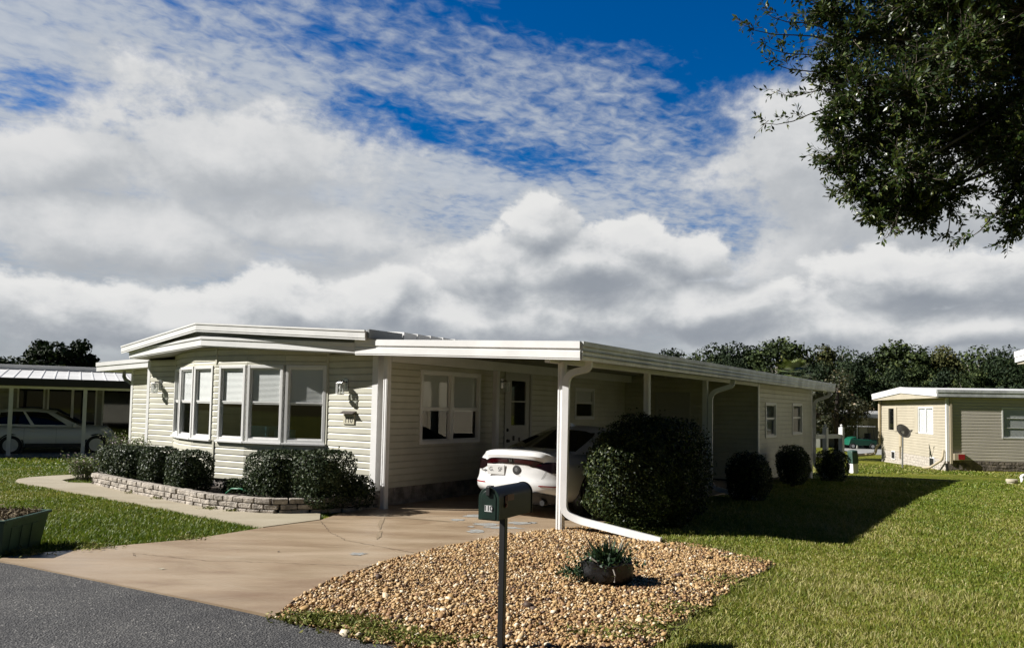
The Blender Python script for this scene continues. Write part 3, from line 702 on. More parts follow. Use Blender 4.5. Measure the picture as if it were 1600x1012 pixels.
# ------------------------------------------------------------------ storage room at the back of the carport
sh = thing('storage_shed', 'cream sided storage room with two small windows at the back end of the carport', 'shed', HO, HA)
mb = MB(); frS = Fr((0, 8.75), (0, 13.83), (1, 0))
ops = [(9.27-8.75, 10.14-8.75, 1.02, 1.84), (11.66-8.75, 12.66-8.75, 1.04, 1.86)]
clap(mb, (0, 8.75), (0, 13.83), (1, 0), 0.06, 2.30, ops)
clap(mb, (-3.28, 8.75), (0, 8.75), (0, -1), 0.06, 2.44, [(0.8, 1.7, 0.05, 2.05)])
mb.quad((0, 13.83, 0), (-3.28, 13.83, 0), (-3.28, 13.83, 2.4), (0, 13.83, 2.3))
mb.build('wall', M['siding'], sh, recalc=False)
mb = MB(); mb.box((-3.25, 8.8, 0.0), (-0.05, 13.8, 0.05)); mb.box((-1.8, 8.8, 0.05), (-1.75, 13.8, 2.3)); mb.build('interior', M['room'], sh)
for (a, b) in ((8.73, 8.84), (13.76, 13.85)):
    mb = MB(); mb.box((0.0, a, 0.04), (0.022, b, 2.28)); mb.build('corner_trim', M['white'], sh)
for (a, b, c, d) in ops:
    window(frS, a+0.05, b-0.05, c+0.05, d-0.05, sh, M['white'], fw=0.05, split=0.52, blind=0.0, proud=0.04)
fd = Fr((-3.28, 8.75), (0, 8.75), (0, -1)); mb = MB()
fd.box(mb, 0.8, 0.86, -0.03, 0.03, 0.05, 2.05); fd.box(mb, 1.64, 1.7, -0.03, 0.03, 0.05, 2.05); fd.box(mb, 0.86, 1.64, -0.03, 0.029, 1.99, 2.05); fd.box(mb, 0.86, 1.64, -0.03, 0.01, 0.05, 1.99)
dr = mb.build('door', M['door'], sh, bevel=0.004)
mb = MB(); mb.lathe(tuple(fd.pt(1.56, 0.01, 1.0)), [(0.03, 0), (0.02, -0.03), (0.032, -0.05), (0, -0.065)], 12, ax=1); mb.build('handle', M['nickel'], dr, smooth=40)

# ------------------------------------------------------------------ foliage tools
def leaf_quads(P, Nv, s, rng, asp=0.5, fold=0.12):
    n = len(P); Nv = Nv/np.linalg.norm(Nv, axis=1, keepdims=True)
    t = rng.normal(size=(n, 3)); t -= Nv*np.sum(t*Nv, axis=1, keepdims=True); t /= np.linalg.norm(t, axis=1, keepdims=True)
    b = np.cross(Nv, t); s = np.asarray(s).reshape(-1, 1)*np.ones((n, 1))
    V = np.stack([P - t*s*0.5, P + b*s*asp*0.5 + Nv*s*fold, P + t*s*0.5, P - b*s*asp*0.5 + Nv*s*fold], axis=1).reshape(-1, 3)
    F = np.arange(4*n).reshape(n, 4)
    return V, F

def noise3(P, seed, f):
    """cheap smooth lumps"""
    r = np.random.default_rng(seed); o = np.zeros(len(P))
    for k in range(6):
        d = r.normal(size=3)*f*(1 + 0.5*k); ph = r.uniform(0, 6.28); o += np.sin(P @ d + ph)/(1 + 0.4*k)
    return o/3.0

def shrub_mesh(name, ax, n, size, material, seed, expo=3.5, depth=0.10, lump=0.06, parent=None, strays=0.02, tint_pow=1.0):
    rng = np.random.default_rng(seed); a = np.array(ax)
    v = rng.normal(size=(n, 3)); v /= np.linalg.norm(v, axis=1, keepdims=True)
    r = 1.0/np.power(np.sum(np.abs(v/a)**expo, axis=1), 1/expo)
    P = v*r[:, None]
    k = 1 - np.abs(rng.normal(size=n))*depth + noise3(P, seed, 5/ max(ax))*lump
    st = rng.uniform(size=n) < strays; k[st] += rng.uniform(0.02, 0.14, st.sum())
    P = P*k[:, None]
    g = np.sign(P)*np.abs(P/a)**(expo-1)/a; g /= (np.linalg.norm(g, axis=1, keepdims=True)+1e-6)
    Nv = g + rng.normal(size=(n, 3))*0.75
    P[:, 2] += a[2]
    P[:, 2] = np.maximum(P[:, 2], 0.01)
    V, F = leaf_quads(P, Nv, rng.uniform(0.75, 1.25, n)*size, rng)
    return np_mesh(name, V, F, material, tint=rng.uniform(size=n)**tint_pow, parent=parent)

def shrub(name, label, cat, loc, ax, n, size, material, seed, group=None, rz=0.0, expo=3.5, **kw):
    t = thing(name, label, cat, loc, rz, group)
    shrub_mesh('foliage', ax, n, size, material, seed, expo, parent=t, **kw)
    mb = MB(); r = random.Random(seed)
    for k in range(7):
        x, y = r.uniform(-0.3, 0.3)*ax[0], r.uniform(-0.3, 0.3)*ax[1]
        mb.tube([(x*0.4, y*0.4, -0.05), (x, y, ax[2]*0.8), (x*2.2, y*2.2, ax[2]*1.6)], 0.014, 5, scales=[1.2, 0.9, 0.4])
    mb.build('stems', M['darkbark'], t)
    # dense inner twigs and leaves block the view through
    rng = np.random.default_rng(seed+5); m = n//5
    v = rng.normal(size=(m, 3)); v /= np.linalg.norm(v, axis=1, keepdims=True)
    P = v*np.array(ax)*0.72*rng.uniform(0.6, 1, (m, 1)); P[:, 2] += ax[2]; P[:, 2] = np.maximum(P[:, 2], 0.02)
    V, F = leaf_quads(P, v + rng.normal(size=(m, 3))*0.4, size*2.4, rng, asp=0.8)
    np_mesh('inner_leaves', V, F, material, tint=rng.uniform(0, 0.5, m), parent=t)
    return t

# planting bed: stone wall, soil, shrubs
bed = thing('stone_bed_wall', 'low pale rough stone garden wall curving along the front planting bed', 'garden wall', (-4.0, 11.15, 0))
bx, by = -4.0, 11.15
bedpts = [(-7.72, 15.1), (-7.82, 14.6), (-7.74, 14.25), (-6.60, 13.17), (-5.2, 11.98), (-4.5, 11.42), (-3.98, 11.13), (-3.65, 11.0), (-3.36, 10.95), (-2.93, 11.07), (-2.6, 11.25), (-2.3, 11.45), (-2.1, 11.75), (-2.05, 12.1)]
pts = []
for i in range(len(bedpts)-1):
    a, b = Vector(bedpts[i]), Vector(bedpts[i+1]); m = max(1, int((b-a).length/0.02))
    for k in range(m): pts.append(a + (b-a)*k/m)
pts.append(Vector(bedpts[-1]))
cum = [0]
for a, b in zip(pts[:-1], pts[1:]): cum.append(cum[-1] + (b-a).length)
def on_curve(t):
    i = min(int(np.searchsorted(cum, t)), len(pts)-1); j = max(i-3, 0); e = min(i+3, len(pts)-1)
    d = (pts[e]-pts[j]).normalized(); return pts[i], d
mb = MB(); r = random.Random(5)
for row in range(3):
    t = 0.1*(row % 2)
    while t < cum[-1] - 0.1:
        w = r.uniform(0.17, 0.25); p, d = on_curve(t + w/2); o = Vector((d.y, -d.x))
        h = 0.078; z = row*0.08 + h/2; dep = r.uniform(0.145, 0.165); jo = r.uniform(-0.008, 0.012)
        Mx = Matrix(((d.x, -o.x, 0), (d.y, -o.y, 0), (0, 0, 1)))
        hx, hy, hz = (w-0.010)/2, dep/2, (h-0.006)/2
        c = Vector((p.x-bx, p.y-by, z)) + Vector((o.x, o.y, 0))*jo
        vs = []
        for q in ((-hx,-hy,-hz),(hx,-hy,-hz),(hx,hy,-hz),(-hx,hy,-hz),(-hx,-hy,hz),(hx,-hy,hz),(hx,hy,hz),(-hx,hy,hz)):
            vs.append(c + Mx @ Vector((q[0] + r.uniform(-.006, .006), q[1] + r.uniform(-.010, .010), q[2] + r.uniform(-.004, .004))))
        mb.hexa(vs); t += w
mb.build('stones', M['stone'], bed, bevel=0.012)
soil_poly = bedpts + [W(-3.4, 0.03)[:2], W(-4.4, 0.0)[:2], W(-5.9, -0.45)[:2], W(-7.3, -0.45)[:2], W(-8.7, 0.0)[:2], W(-9.7, 0.03)[:2], (-8.9, 16.4)]
sheet('bed_soil', soil_poly, 0.15, M['soil'], 0.16)

SH = 'clipped shrubs in the front stone bed'
shrub('clipped_shrub', 'wide clipped shrub at the left bed end behind the pink flowered plant', 'shrub', W(-9.00, -0.72, 0.10), (0.72, 0.38, 0.32), 11000, 0.042, M['hedgeleaf'], 21, SH, HA, expo=5, strays=0.01, depth=0.07)
shrub('clipped_shrub', 'small rounded shrub in the stone bed below the left bow panes', 'shrub', W(-7.46, -0.98, 0.08), (0.31, 0.31, 0.36), 6000, 0.042, M['hedgeleaf'], 22, SH, HA, expo=4, strays=0.012, depth=0.07)
shrub('clipped_shrub', 'small rounded shrub in the stone bed below the middle bow panes', 'shrub', W(-6.36, -1.14, 0.08), (0.33, 0.32, 0.36), 6200, 0.042, M['hedgeleaf'], 23, SH, HA, expo=4, strays=0.012, depth=0.07)
shrub('clipped_shrub', 'squared shrub, left half of the joined pair below the right bow panes', 'shrub', W(-4.38, -0.95, 0.08), (0.42, 0.36, 0.40), 8200, 0.042, M['hedgeleaf'], 24, SH, HA, expo=6, strays=0.012, depth=0.07)
shrub('clipped_shrub', 'squared shrub, right half of the joined pair next to the carport', 'shrub', W(-3.62, -0.74, 0.08), (0.42, 0.38, 0.42), 8600, 0.042, M['hedgeleaf'], 25, SH, HA, expo=6, strays=0.012, depth=0.07)
shrub('low_shrub', 'low loose shrub against the white corner trim beside the carport', 'shrub', W(-3.36, -0.30, 0.05), (0.27, 0.24, 0.24), 2000, 0.045, M['hedgeleaf'], 26, None, HA, strays=0.1)
shrub('low_shrub', 'low dark plant between the rounded shrubs and the joined pair', 'shrub', W(-5.55, -0.80, 0.08), (0.40, 0.18, 0.14), 1500, 0.045, M['hedgeleaf'], 27, None, HA, strays=0.1)

def loose_plant(name, label, cat, loc, h, spread, nst, nl, size, material, seed, flowers=True):
    t = thing(name, label, cat, loc); r = random.Random(seed); rng = np.random.default_rng(seed)
    mb = MB(); Ps = []
    for k in range(nst):
        a = r.uniform(0, 2*PI); l = r.uniform(0.6, 1.0); q = r.uniform(0.2, 1)*spread
        P = [Vector((0.1*math.cos(a), 0.1*math.sin(a), 0)), Vector((q*0.45*math.cos(a), q*0.45*math.sin(a), h*l*0.6)), Vector((q*math.cos(a), q*math.sin(a), h*l))]
        mb.tube(P, 0.006, 4, scales=[1, 0.8, 0.4])
        m = nl//nst; u = rng.uniform(0.25, 1.02, m)
        A = np.array([P[0]*(1-x)**2 + P[1]*2*x*(1-x) + P[2]*x*x for x in u]); Ps.append(A + rng.normal(size=(m, 3))*0.055)
    mb.build('stems', M['palebark'], t)
    P = np.concatenate(Ps); V, F = leaf_quads(P, rng.normal(size=P.shape) + np.array([0, 0, 0.6]), rng.uniform(0.7, 1.3, len(P))*size, rng, asp=0.45)
    np_mesh('leaves', V, F, material, tint=rng.uniform(size=len(P))**(0.7 if flowers else 1), parent=t)
    return t
loose_plant('flowering_plant', 'tall loose plant with pale pink flowers at the left end of the stone bed', 'plant', W(-9.95, -0.12, 0.05), 0.86, 0.62, 70, 3800, 0.05, M['flowerleaf'], 31)
loose_plant('flowering_plant', 'low straggly pink flowered plant spilling past the left end of the stone bed', 'plant', (-8.55, 15.2, 0.0), 0.50, 0.42, 40, 1500, 0.05, M['flowerleaf'], 32)
hz = thing('garden_hose', 'bright green garden hose loop lying on the bed edge', 'hose', W(-5.2, -1.0, 0.16))
mb = MB(); mb.tube([(-0.25, 0.1, 0.0), (-0.12, -0.02, 0.09), (0.05, -0.1, 0.1), (0.22, -0.12, 0.03), (0.4, 0.0, 0.01)], 0.014, 6); mb.build('tube', M['hose'], hz, smooth=60)

# big bush and the shrubs down the right side of the carport
hb = shrub('hedge_bush', 'large dark rounded bush beside the carport posts, right of the sedan', 'bush', W(0.56, 1.85, 0.0), (0.66, 0.86, 0.75), 24000, 0.044, M['bushleaf'], 41, None, HA, expo=2.9, depth=0.12, lump=0.20, strays=0.06)
fo = shrub_mesh('foliage', (0.62, 0.60, 0.655), 16000, 0.044, M['bushleaf'], 47, 2.8, depth=0.13, lump=0.20, strays=0.07, parent=hb); fo.location = (-0.02, -0.72, 0)
fo = shrub_mesh('foliage', (0.36, 0.40, 0.50), 6000, 0.044, M['bushleaf'], 48, 2.6, depth=0.13, lump=0.22, strays=0.08, parent=hb); fo.location = (0.36, -0.45, 0)
RS = 'rounded shrubs along the shaded right side'
shrub('round_shrub', 'dark ball shrub in front of the trash cart, first beyond the large bush', 'shrub', W(0.86, 5.30, 0.0), (0.36, 0.40, 0.43), 7000, 0.044, M['bushleaf'], 42, RS, HA, expo=2.8, lump=0.15, strays=0.05)
shrub('round_shrub', 'dark ball shrub below the farther shed window, beside the shed corner downspout', 'shrub', W(0.62, 9.35, 0.0), (0.34, 0.38, 0.43), 5500, 0.046, M['bushleaf'], 43, RS, HA, expo=2.8, lump=0.15, strays=0.05)
shrub('round_shrub', 'low dark shrub in front of the white wooden railing', 'shrub', (8.45, 19.9, gz(19.9)), (0.40, 0.4, 0.42), 4200, 0.05, M['bushleaf'], 44, RS, HA, expo=2.7, lump=0.16, strays=0.05)

# ------------------------------------------------------------------ grass, gravel, weeds
def in_poly(P, poly):
    x, y = P[:, 0], P[:, 1]; ins = np.zeros(len(P), bool); n = len(poly)
    for i in range(n):
        x0, y0 = poly[i][:2]; x1, y1 = poly[(i+1) % n][:2]
        if y0 == y1: continue
        c = ((y0 > y) != (y1 > y)) & (x < (x1-x0)*(y-y0)/(y1-y0) + x0); ins ^= c
    return ins
GRAVEL = list(DRIVE_R) + [(0.72, 10.30), (0.95, 10.26), (1.37, 9.89), (1.81, 9.30), (2.10, 9.12), (2.46, 8.70), (2.79, 7.97), (2.42, 7.45), (1.98, 6.8), (1.62, 6.24), (1.25, 5.6), (0.98, 5.15), (0.75, 4.6), (0.2, 4.42), (-0.4, 4.83), (-0.73, 5.06), (-1.01, 5.23), (-1.32, 5.43)]
HOUSEP = [W(-9.8, -0.4)[:2], W(0.02, -0.1)[:2], W(0.02, 14.6)[:2], W(-9.8, 14.6)[:2]]
SIDEP = [W(-11.7, 0.8)[:2], W(-9.7, 0.8)[:2], W(-9.7, 9)[:2], W(-11.7, 9)[:2]]
ROADP = ROAD_EDGE + [(8, -26), (-2, -10), (-8, -2), (-16, 4.5), (-32, 12)]
def edge_noise(P): return np.stack([np.sin(P[:, 1]*9 + np.sin(P[:, 0]*7)*1.3), np.cos(P[:, 0]*8 + np.sin(P[:, 1]*11))], axis=1)*0.05
def grass_field(name, n, region, seed, h=(0.025, 0.055), wd=0.006, dens_pow=1.3, near=5.0, avoid_gravel=True):
    rng = np.random.default_rng(seed); x0, x1, y0, y1 = region; out = []
    tot = 0
    while tot < n:
        P = np.stack([rng.uniform(x0, x1, n*2), rng.uniform(y0, y1, n*2)], axis=1)
        d = np.hypot(P[:, 0], P[:, 1]); keep = rng.uniform(size=len(P)) < np.minimum(1, (near/d)**dens_pow)
        vis = (np.abs(P[:, 0]) < 0.92*P[:, 1] + 1.0) & (P[:, 1] > 4.3); P = P[keep & vis]
        Q = P + edge_noise(P)
        bad = in_poly(P, drive) | in_poly(P, path_poly) | in_poly(P, HOUSEP) | in_poly(P, SIDEP) | in_poly(P, ROADP) | in_poly(P, soil_poly)
        if avoid_gravel: bad |= in_poly(Q, GRAVEL)
        P = P[~bad]; out.append(P); tot += len(P)
    P = np.concatenate(out)[:n]; m = len(P)
    d = np.hypot(P[:, 0], P[:, 1]); z = np.array([gz(y) for y in P[:, 1]])
    hh = rng.uniform(h[0], h[1], m)*(0.8 + 0.5*np.clip(noise3(np.c_[P*1.0, z*0], seed, 1.2), -0.6, 1)); ww = wd*np.maximum(1, d/7.0)*rng.uniform(0.7, 1.3, m)
    az = rng.uniform(0, 2*PI, m); bend = rng.uniform(0.2, 1.1, m)*hh; ba = rng.uniform(0, 2*PI, m)
    B = np.c_[P, z]; s = np.c_[np.cos(az), np.sin(az), np.zeros(m)]*ww[:, None]*0.5
    mid = B + np.c_[np.cos(ba)*bend*0.35, np.sin(ba)*bend*0.35, hh*0.65]; tip = B + np.c_[np.cos(ba)*bend, np.sin(ba)*bend, hh]
    V = np.stack([B - s, B + s, mid + s*0.8, mid - s*0.8, tip + s*0.15, tip - s*0.15], axis=1).reshape(-1, 3)
    i = np.arange(m)[:, None]*6; F = np.concatenate([i + np.array([[0, 1, 2, 3]]), i + np.array([[3, 2, 4, 5]])], axis=1).reshape(-1, 4)
    big = noise3(np.c_[P, z*0], 77, 0.55); fine = noise3(np.c_[P, z*0], 78, 2.6)
    dry = np.where(P[:, 0] > 1.0, 0.12, -0.03)
    tint = np.clip(0.42 + dry + 0.20*big + 0.15*fine + rng.normal(size=m)*0.17, 0, 1)
    o = np_mesh(name, V, F, M['grass'], tint=np.repeat(tint, 2)); tag(o, kind='stuff'); return o
grass_field('grass', 250000, (0.3, 16, 4.3, 21), 51, near=5.0, dens_pow=1.2)
grass_field('grass', 120000, (-14, -2.6, 7.5, 21), 52, near=8.5, dens_pow=1.0)
grass_field('grass', 60000, (-22, 26, 18, 36), 53, h=(0.04, 0.08), wd=0.010, near=22, dens_pow=0.5)

# gravel: a low mounded base and the pebbles on it
def dist_edge(P, poly):
    d = np.full(len(P), 1e9); n = len(poly)
    for i in range(n):
        a = np.array(poly[i][:2]); b = np.array(poly[(i+1) % n][:2]); ab = b-a; L2 = ab @ ab
        t = np.clip(((P-a) @ ab)/L2, 0, 1); d = np.minimum(d, np.linalg.norm(P - (a + t[:, None]*ab), axis=1))
    return d
def gravel():
    rng = np.random.default_rng(61)
    sheet('gravel_base', GRAVEL, 0.018, mat('gravel_base_soil', (0.09, 0.055, 0.03), 0.9, var=0.5, scale=60, bump=1.0, bscale=90))
    N0 = 130000; P = np.stack([rng.uniform(-1.9, 3.0, N0), rng.uniform(4.3, 10.4, N0)], axis=1)
    P = P[in_poly(P + edge_noise(P)*0.8, GRAVEL) & ~in_poly(P, drive)]
    de = dist_edge(P, GRAVEL); P = P[rng.uniform(size=len(P)) < np.clip(0.45 + de*3.0, 0, 1)]
    P = P[:54000]; de = dist_edge(P, GRAVEL); m = len(P)
    ph = (1 + 5**0.5)/2
    ico = np.array([(-1, ph, 0), (1, ph, 0), (-1, -ph, 0), (1, -ph, 0), (0, -1, ph), (0, 1, ph), (0, -1, -ph), (0, 1, -ph), (ph, 0, -1), (ph, 0, 1), (-ph, 0, -1), (-ph, 0, 1)])/1.9
    fc = np.array([(0,11,5),(0,5,1),(0,1,7),(0,7,10),(0,10,11),(1,5,9),(5,11,4),(11,10,2),(10,7,6),(7,1,8),(3,9,4),(3,4,2),(3,2,6),(3,6,8),(3,8,9),(4,9,5),(2,4,11),(6,2,10),(8,6,7),(9,8,1)])
    sc = np.exp(rng.normal(size=m)*0.40)*0.0096
    ax = np.stack([sc*rng.uniform(0.9, 1.5, m), sc*rng.uniform(0.75, 1.15, m), sc*rng.uniform(0.5, 0.95, m)], axis=1)
    Vv = ico[None]*(1 + rng.uniform(-0.22, 0.22, (m, 12, 1)))*ax[:, None, :]
    a = rng.uniform(0, 2*PI, m); tl = rng.normal(size=m)*0.5; ca, sa = np.cos(a), np.sin(a); ct, st = np.cos(tl), np.sin(tl)
    x, y, z = Vv[..., 0], Vv[..., 1], Vv[..., 2]
    x, z = x*ct[:, None] - z*st[:, None], x*st[:, None] + z*ct[:, None]
    x, y = x*ca[:, None] - y*sa[:, None], x*sa[:, None] + y*ca[:, None]
    zz = 0.018 + np.minimum(de, 0.4)*0.05 + rng.uniform(0.0, 0.022, m)
    V = np.stack([x + P[:, 0:1], y + P[:, 1:2], z + zz[:, None]], axis=2).reshape(-1, 3)
    F = (np.arange(m)[:, None, None]*12 + fc[None]).reshape(-1, 3)
    t = np.clip(rng.normal(size=m)*0.27 + 0.46 + 0.10*noise3(np.c_[P, P[:, :1]*0], 63, 2.2), 0, 1)
    o = np_mesh('gravel', V, F, M['pebble'], tint=np.repeat(t, 20)); tag(o, kind='stuff')
gravel()
def weeds(name, spots, seed, n, h=(0.02, 0.06)):
    rng = np.random.default_rng(seed); A = []
    for x, y, r, q in spots:
        m = int(n*q); A.append(np.c_[rng.normal(size=(m, 2))*np.array([r, r*0.6]) + np.array([x, y])])
    P = np.concatenate(A); m = len(P); hh = rng.uniform(*h, m); P3 = np.c_[P, 0.02 + hh*rng.uniform(0.2, 1, m)]
    V, F = leaf_quads(P3, rng.normal(size=(m, 3)) + np.array([0, 0, 0.4]), rng.uniform(0.025, 0.05, m), rng, asp=0.35)
    o = np_mesh(name, V, F, M['weed'], tint=np.clip(rng.normal(size=m)*0.2+0.55, 0, 1)); tag(o, kind='stuff')
weeds('weeds', [(-1.42, 5.62, 0.13, 1), (-1.15, 5.55, 0.12, 1), (-0.95, 5.42, 0.14, 1), (-0.75, 5.25, 0.12, 0.8), (-0.5, 5.12, 0.10, 0.6), (-0.22, 5.15, 0.04, 0.15), (0.65, 5.35, 0.16, 0.5), (1.0, 5.55, 0.18, 0.6), (1.35, 6.05, 0.16, 0.5), (2.05, 7.1, 0.2, 0.5), (2.2, 8.75, 0.2, 0.5), (1.9, 9.1, 0.10, 0.6), (2.5, 8.1, 0.15, 0.3)], 71, 900)
weeds('weeds', [(-4.35, 11.25, 0.10, 0.4), (-5.6, 12.25, 0.07, 0.3), (-6.4, 12.95, 0.08, 0.2), (-4.0, 11.03, 0.05, 0.2), (-4.9, 7.75, 0.12, 0.5), (-4.45, 8.15, 0.15, 0.5), (-3.7, 8.8, 0.12, 0.3)], 72, 500)

def crumbs():
    for i, (x, y, c, lab) in enumerate([(-3.25, 7.18, 'litter', 'curled pale dry leaf lying on the driveway near the road'), (-2.44, 8.1, 'brown', 'small dark leaf on the middle of the driveway'), (-3.8, 7.77, 'brown', 'dark twig scrap on the driveway near the left lawn edge')]):
        mb = MB(); s = 0.035 if i == 0 else 0.022
        mb.add([(-s, 0, 0.012), (0, -s*0.5, 0.0), (s, 0, 0.014), (0, s*0.5, 0.002), (0, 0, 0.004)], [(0, 1, 4), (1, 2, 4), (2, 3, 4), (3, 0, 4)])
        o = mb.build('fallen_leaf', M['plaque'] if i == 0 else M['brown']); o.location = (x, y, 0.028); o.rotation_euler = (0, 0, i*1.3); tag(o, lab, 'leaf')
crumbs()

# ------------------------------------------------------------------ mailbox
ml = thing('mailbox', 'dark green arched metal mailbox numbered 110 on a slim black post by the road', 'mailbox', (-0.036, 4.985, 0), R(-27))
# local y = the box axis, front at -y
mb = MB(); mb.box((-0.021, -0.021, -0.2), (0.021, 0.021, 0.89)); mb.build('post', M['black'], ml, bevel=0.004)
def arch(w, h, n=14):
    r = w/2; P = [(-r, 0), (r, 0)]
    for k in range(n+1):
        a = PI*k/n; P.append((math.cos(a)*r, h - r + math.sin(a)*r))
    return P
def arch_solid(mb, w, h, y0, y1, z):
    P = arch(w, h); n = len(P); o = len(mb.v)
    mb.v += [(x, y0, z+q) for x, q in P] + [(x, y1, z+q) for x, q in P]
    mb.f.append(tuple(o+i for i in range(n))); mb.f.append(tuple(o+n+i for i in reversed(range(n)))); mb.mi += [0, 0]
    for i in range(n): j = (i+1) % n; mb.f.append((o+i, o+n+i, o+n+j, o+j)); mb.mi.append(0)
ZB = 0.89; BW, BH = 0.136, 0.200
mb = MB(); arch_solid(mb, BW, BH, -0.195, 0.275, ZB+0.004); mb.build('body', M['mailbody'], ml, smooth=35, bevel=0.002)
mb = MB(); arch_solid(mb, BW+0.012, BH+0.008, -0.208, -0.1955, ZB); arch_solid(mb, BW-0.03, BH-0.018, -0.212, -0.2082, ZB+0.006)
dd = mb.build('door', M['mailgreen'], ml, smooth=35, bevel=0.002)
mb = MB(); arch_solid(mb, BW+0.010, BH+0.007, 0.2755, 0.284, ZB); mb.build('back_rim', M['mailbody'], ml, smooth=35)
mb = MB(); mb.box((-0.014, -0.226, ZB+BH-0.045), (0.014, -0.2125, ZB+BH+0.012)); mb.box((-0.018, -0.21, ZB+BH+0.0085), (0.018, -0.17, ZB+BH+0.016)); mb.build('latch', M['black'], dd, bevel=0.004)
mb = MB(); mb.box((-0.026, -0.2145, ZB+0.055), (0.028, -0.2125, ZB+0.094)); mb.build('number_sticker', M['decal'], dd)
text_mesh('numerals', '110', 0.044, frame_M((0.001, -0.2148, ZB+0.075), (1, 0, 0), (0, -1, 0)), M['digit'], dd, 0.0004, bold=True)
mb = MB(); mb.box((BW/2+0.002, -0.12, ZB+0.075), (BW/2+0.006, -0.095, ZB+0.15)); mb.box((BW/2+0.006, -0.10, ZB+0.115), (BW/2+0.009, -0.005, ZB+0.155)); mb.lathe((BW/2+0.002, -0.107, ZB+0.09), [(0.012, 0), (0.012, 0.01)], 10, ax=0)
mb.build('flag', M['red'], ml)

# ------------------------------------------------------------------ nursery bag with plants on the gravel
pot = thing('nursery_pot', 'black crumpled nursery bag of low dark plants standing on the gravel', 'pot', (0.90, 6.92, 0.04))
mb = MB(); prof = []; n = 40
rr = random.Random(9)
ph = [rr.uniform(0, 6.28) for _ in range(6)]
rings = [(0.165, 0.0), (0.20, 0.012), (0.225, 0.06), (0.235, 0.12), (0.228, 0.17), (0.235, 0.19), (0.215, 0.195), (0.205, 0.155)]
o = len(mb.v)
for i, (r_, h) in enumerate(rings):
    for k in range(n):
        a = 2*PI*k/n; w = 1 + 0.045*math.sin(3*a+ph[0]+h*9) + 0.035*math.sin(7*a+ph[1]-h*20) + 0.02*math.sin(13*a+ph[2]+h*40)
        mb.v.append((math.cos(a)*r_*w, math.sin(a)*r_*w*0.9, h + 0.012*math.sin(4*a+ph[3])*(h > 0.1)))
for i in range(len(rings)-1):
    for k in range(n): mb.f.append((o+i*n+k, o+i*n+(k+1) % n, o+(i+1)*n+(k+1) % n, o+(i+1)*n+k)); mb.mi.append(0)
mb.f.append(tuple(o+k for k in range(n))); mb.mi.append(0)
mb.f.append(tuple(o+(len(rings)-1)*n+k for k in range(n))); mb.mi.append(1)
mb.build('bag', [M['potblack'], M['soil']], pot, smooth=60)
mb = MB(); mb.tube([(0.02, -0.225, 0.17), (0.035, -0.25, 0.12), (0.03, -0.245, 0.06)], 0.008, 6); mb.build('bag_handle', M['palebark'], pot)
def pot_plants():
    rng = np.random.default_rng(81); P = rng.normal(size=(520, 3))*np.array([0.14, 0.11, 0.045]) + np.array([0, 0, 0.21])
    Q = rng.normal(size=(260, 3))*np.array([0.08, 0.06, 0.03]) + np.array([-0.27, -0.03, 0.10]); P = np.concatenate([P, Q]); P[:, 2] = np.maximum(P[:, 2], 0.02)
    V, F = leaf_quads(P, rng.normal(size=P.shape) + np.array([0, 0, 0.4]), rng.uniform(0.035, 0.06, len(P)), rng, asp=0.4)
    m = 130; a = rng.uniform(0, 2*PI, m); l = rng.uniform(0.10, 0.24, m); sp = rng.uniform(0.25, 1.0, m)      # upright spiky blades
    B = np.c_[np.cos(a)*0.10*sp, np.sin(a)*0.08*sp, np.full(m, 0.16)]; T = B + np.c_[np.cos(a)*sp*l*0.8, np.sin(a)*sp*l*0.8, l]; sd_ = np.c_[-np.sin(a), np.cos(a), 0*a]*0.008
    Md = (B + T)/2 + np.array([0, 0, 0.015]); V2 = np.stack([B, Md + sd_, T, Md - sd_], axis=1).reshape(-1, 3); F2 = np.arange(4*m).reshape(m, 4) + len(V)
    np_mesh('leaves', np.concatenate([V, V2]), np.concatenate([F, F2]), M['potleaf'], tint=rng.uniform(size=len(P) + m), parent=pot)
    mb = MB()
    for p in ([(-0.07, 0.02, 0.15), (-0.1, 0.03, 0.27), (-0.2, 0.04, 0.40)], [(0.02, 0.05, 0.15), (0.03, 0.06, 0.3), (0.02, 0.07, 0.42)], [(0.08, 0.0, 0.15), (0.10, 0.02, 0.27), (0.15, 0.04, 0.36)], [(-0.09, -0.08, 0.15), (-0.16, -0.14, 0.24), (-0.12, -0.2, 0.22)]):
        mb.tube(p, 0.010, 5, scales=[1.2, 1, 0.5])
    mb.build('stalks', M['bark'], pot)
pot_plants()

# ------------------------------------------------------------------ green tote full of clippings by the road
tt = thing('garden_tote', 'dark green plastic tote full of dry clippings on the lawn edge by the road', 'tote', (-5.30, 7.98, 0.0), R(3))
mb = MB()
def fr_box(mb, w0, l0, w1, l1, z0, z1):
    return mb.hexa([(-w0, -l0, z0), (w0, -l0, z0), (w0, l0, z0), (-w0, l0, z0), (-w1, -l1, z1), (w1, -l1, z1), (w1, l1, z1), (-w1, l1, z1)])
t_ = 0.012
for (sx, sy) in ((1, 0), (-1, 0), (0, 1), (0, -1)):
    w0, l0, w1, l1 = 0.205, 0.34, 0.255, 0.405
    if sx: mb.hexa([(sx*(w0-t_), -l0, 0), (sx*w0, -l0, 0), (sx*w0, l0, 0), (sx*(w0-t_), l0, 0), (sx*(w1-t_), -l1, 0.37), (sx*w1, -l1, 0.37), (sx*w1, l1, 0.37), (sx*(w1-t_), l1, 0.37)])
    else: mb.hexa([(-w0+t_, sy*(l0-t_), 0), (w0-t_, sy*(l0-t_), 0), (w0-t_, sy*l0, 0), (-w0+t_, sy*l0, 0), (-w1+t_, sy*(l1-t_), 0.37), (w1-t_, sy*(l1-t_), 0.37), (w1-t_, sy*l1, 0.37), (-w1+t_, sy*l1, 0.37)])
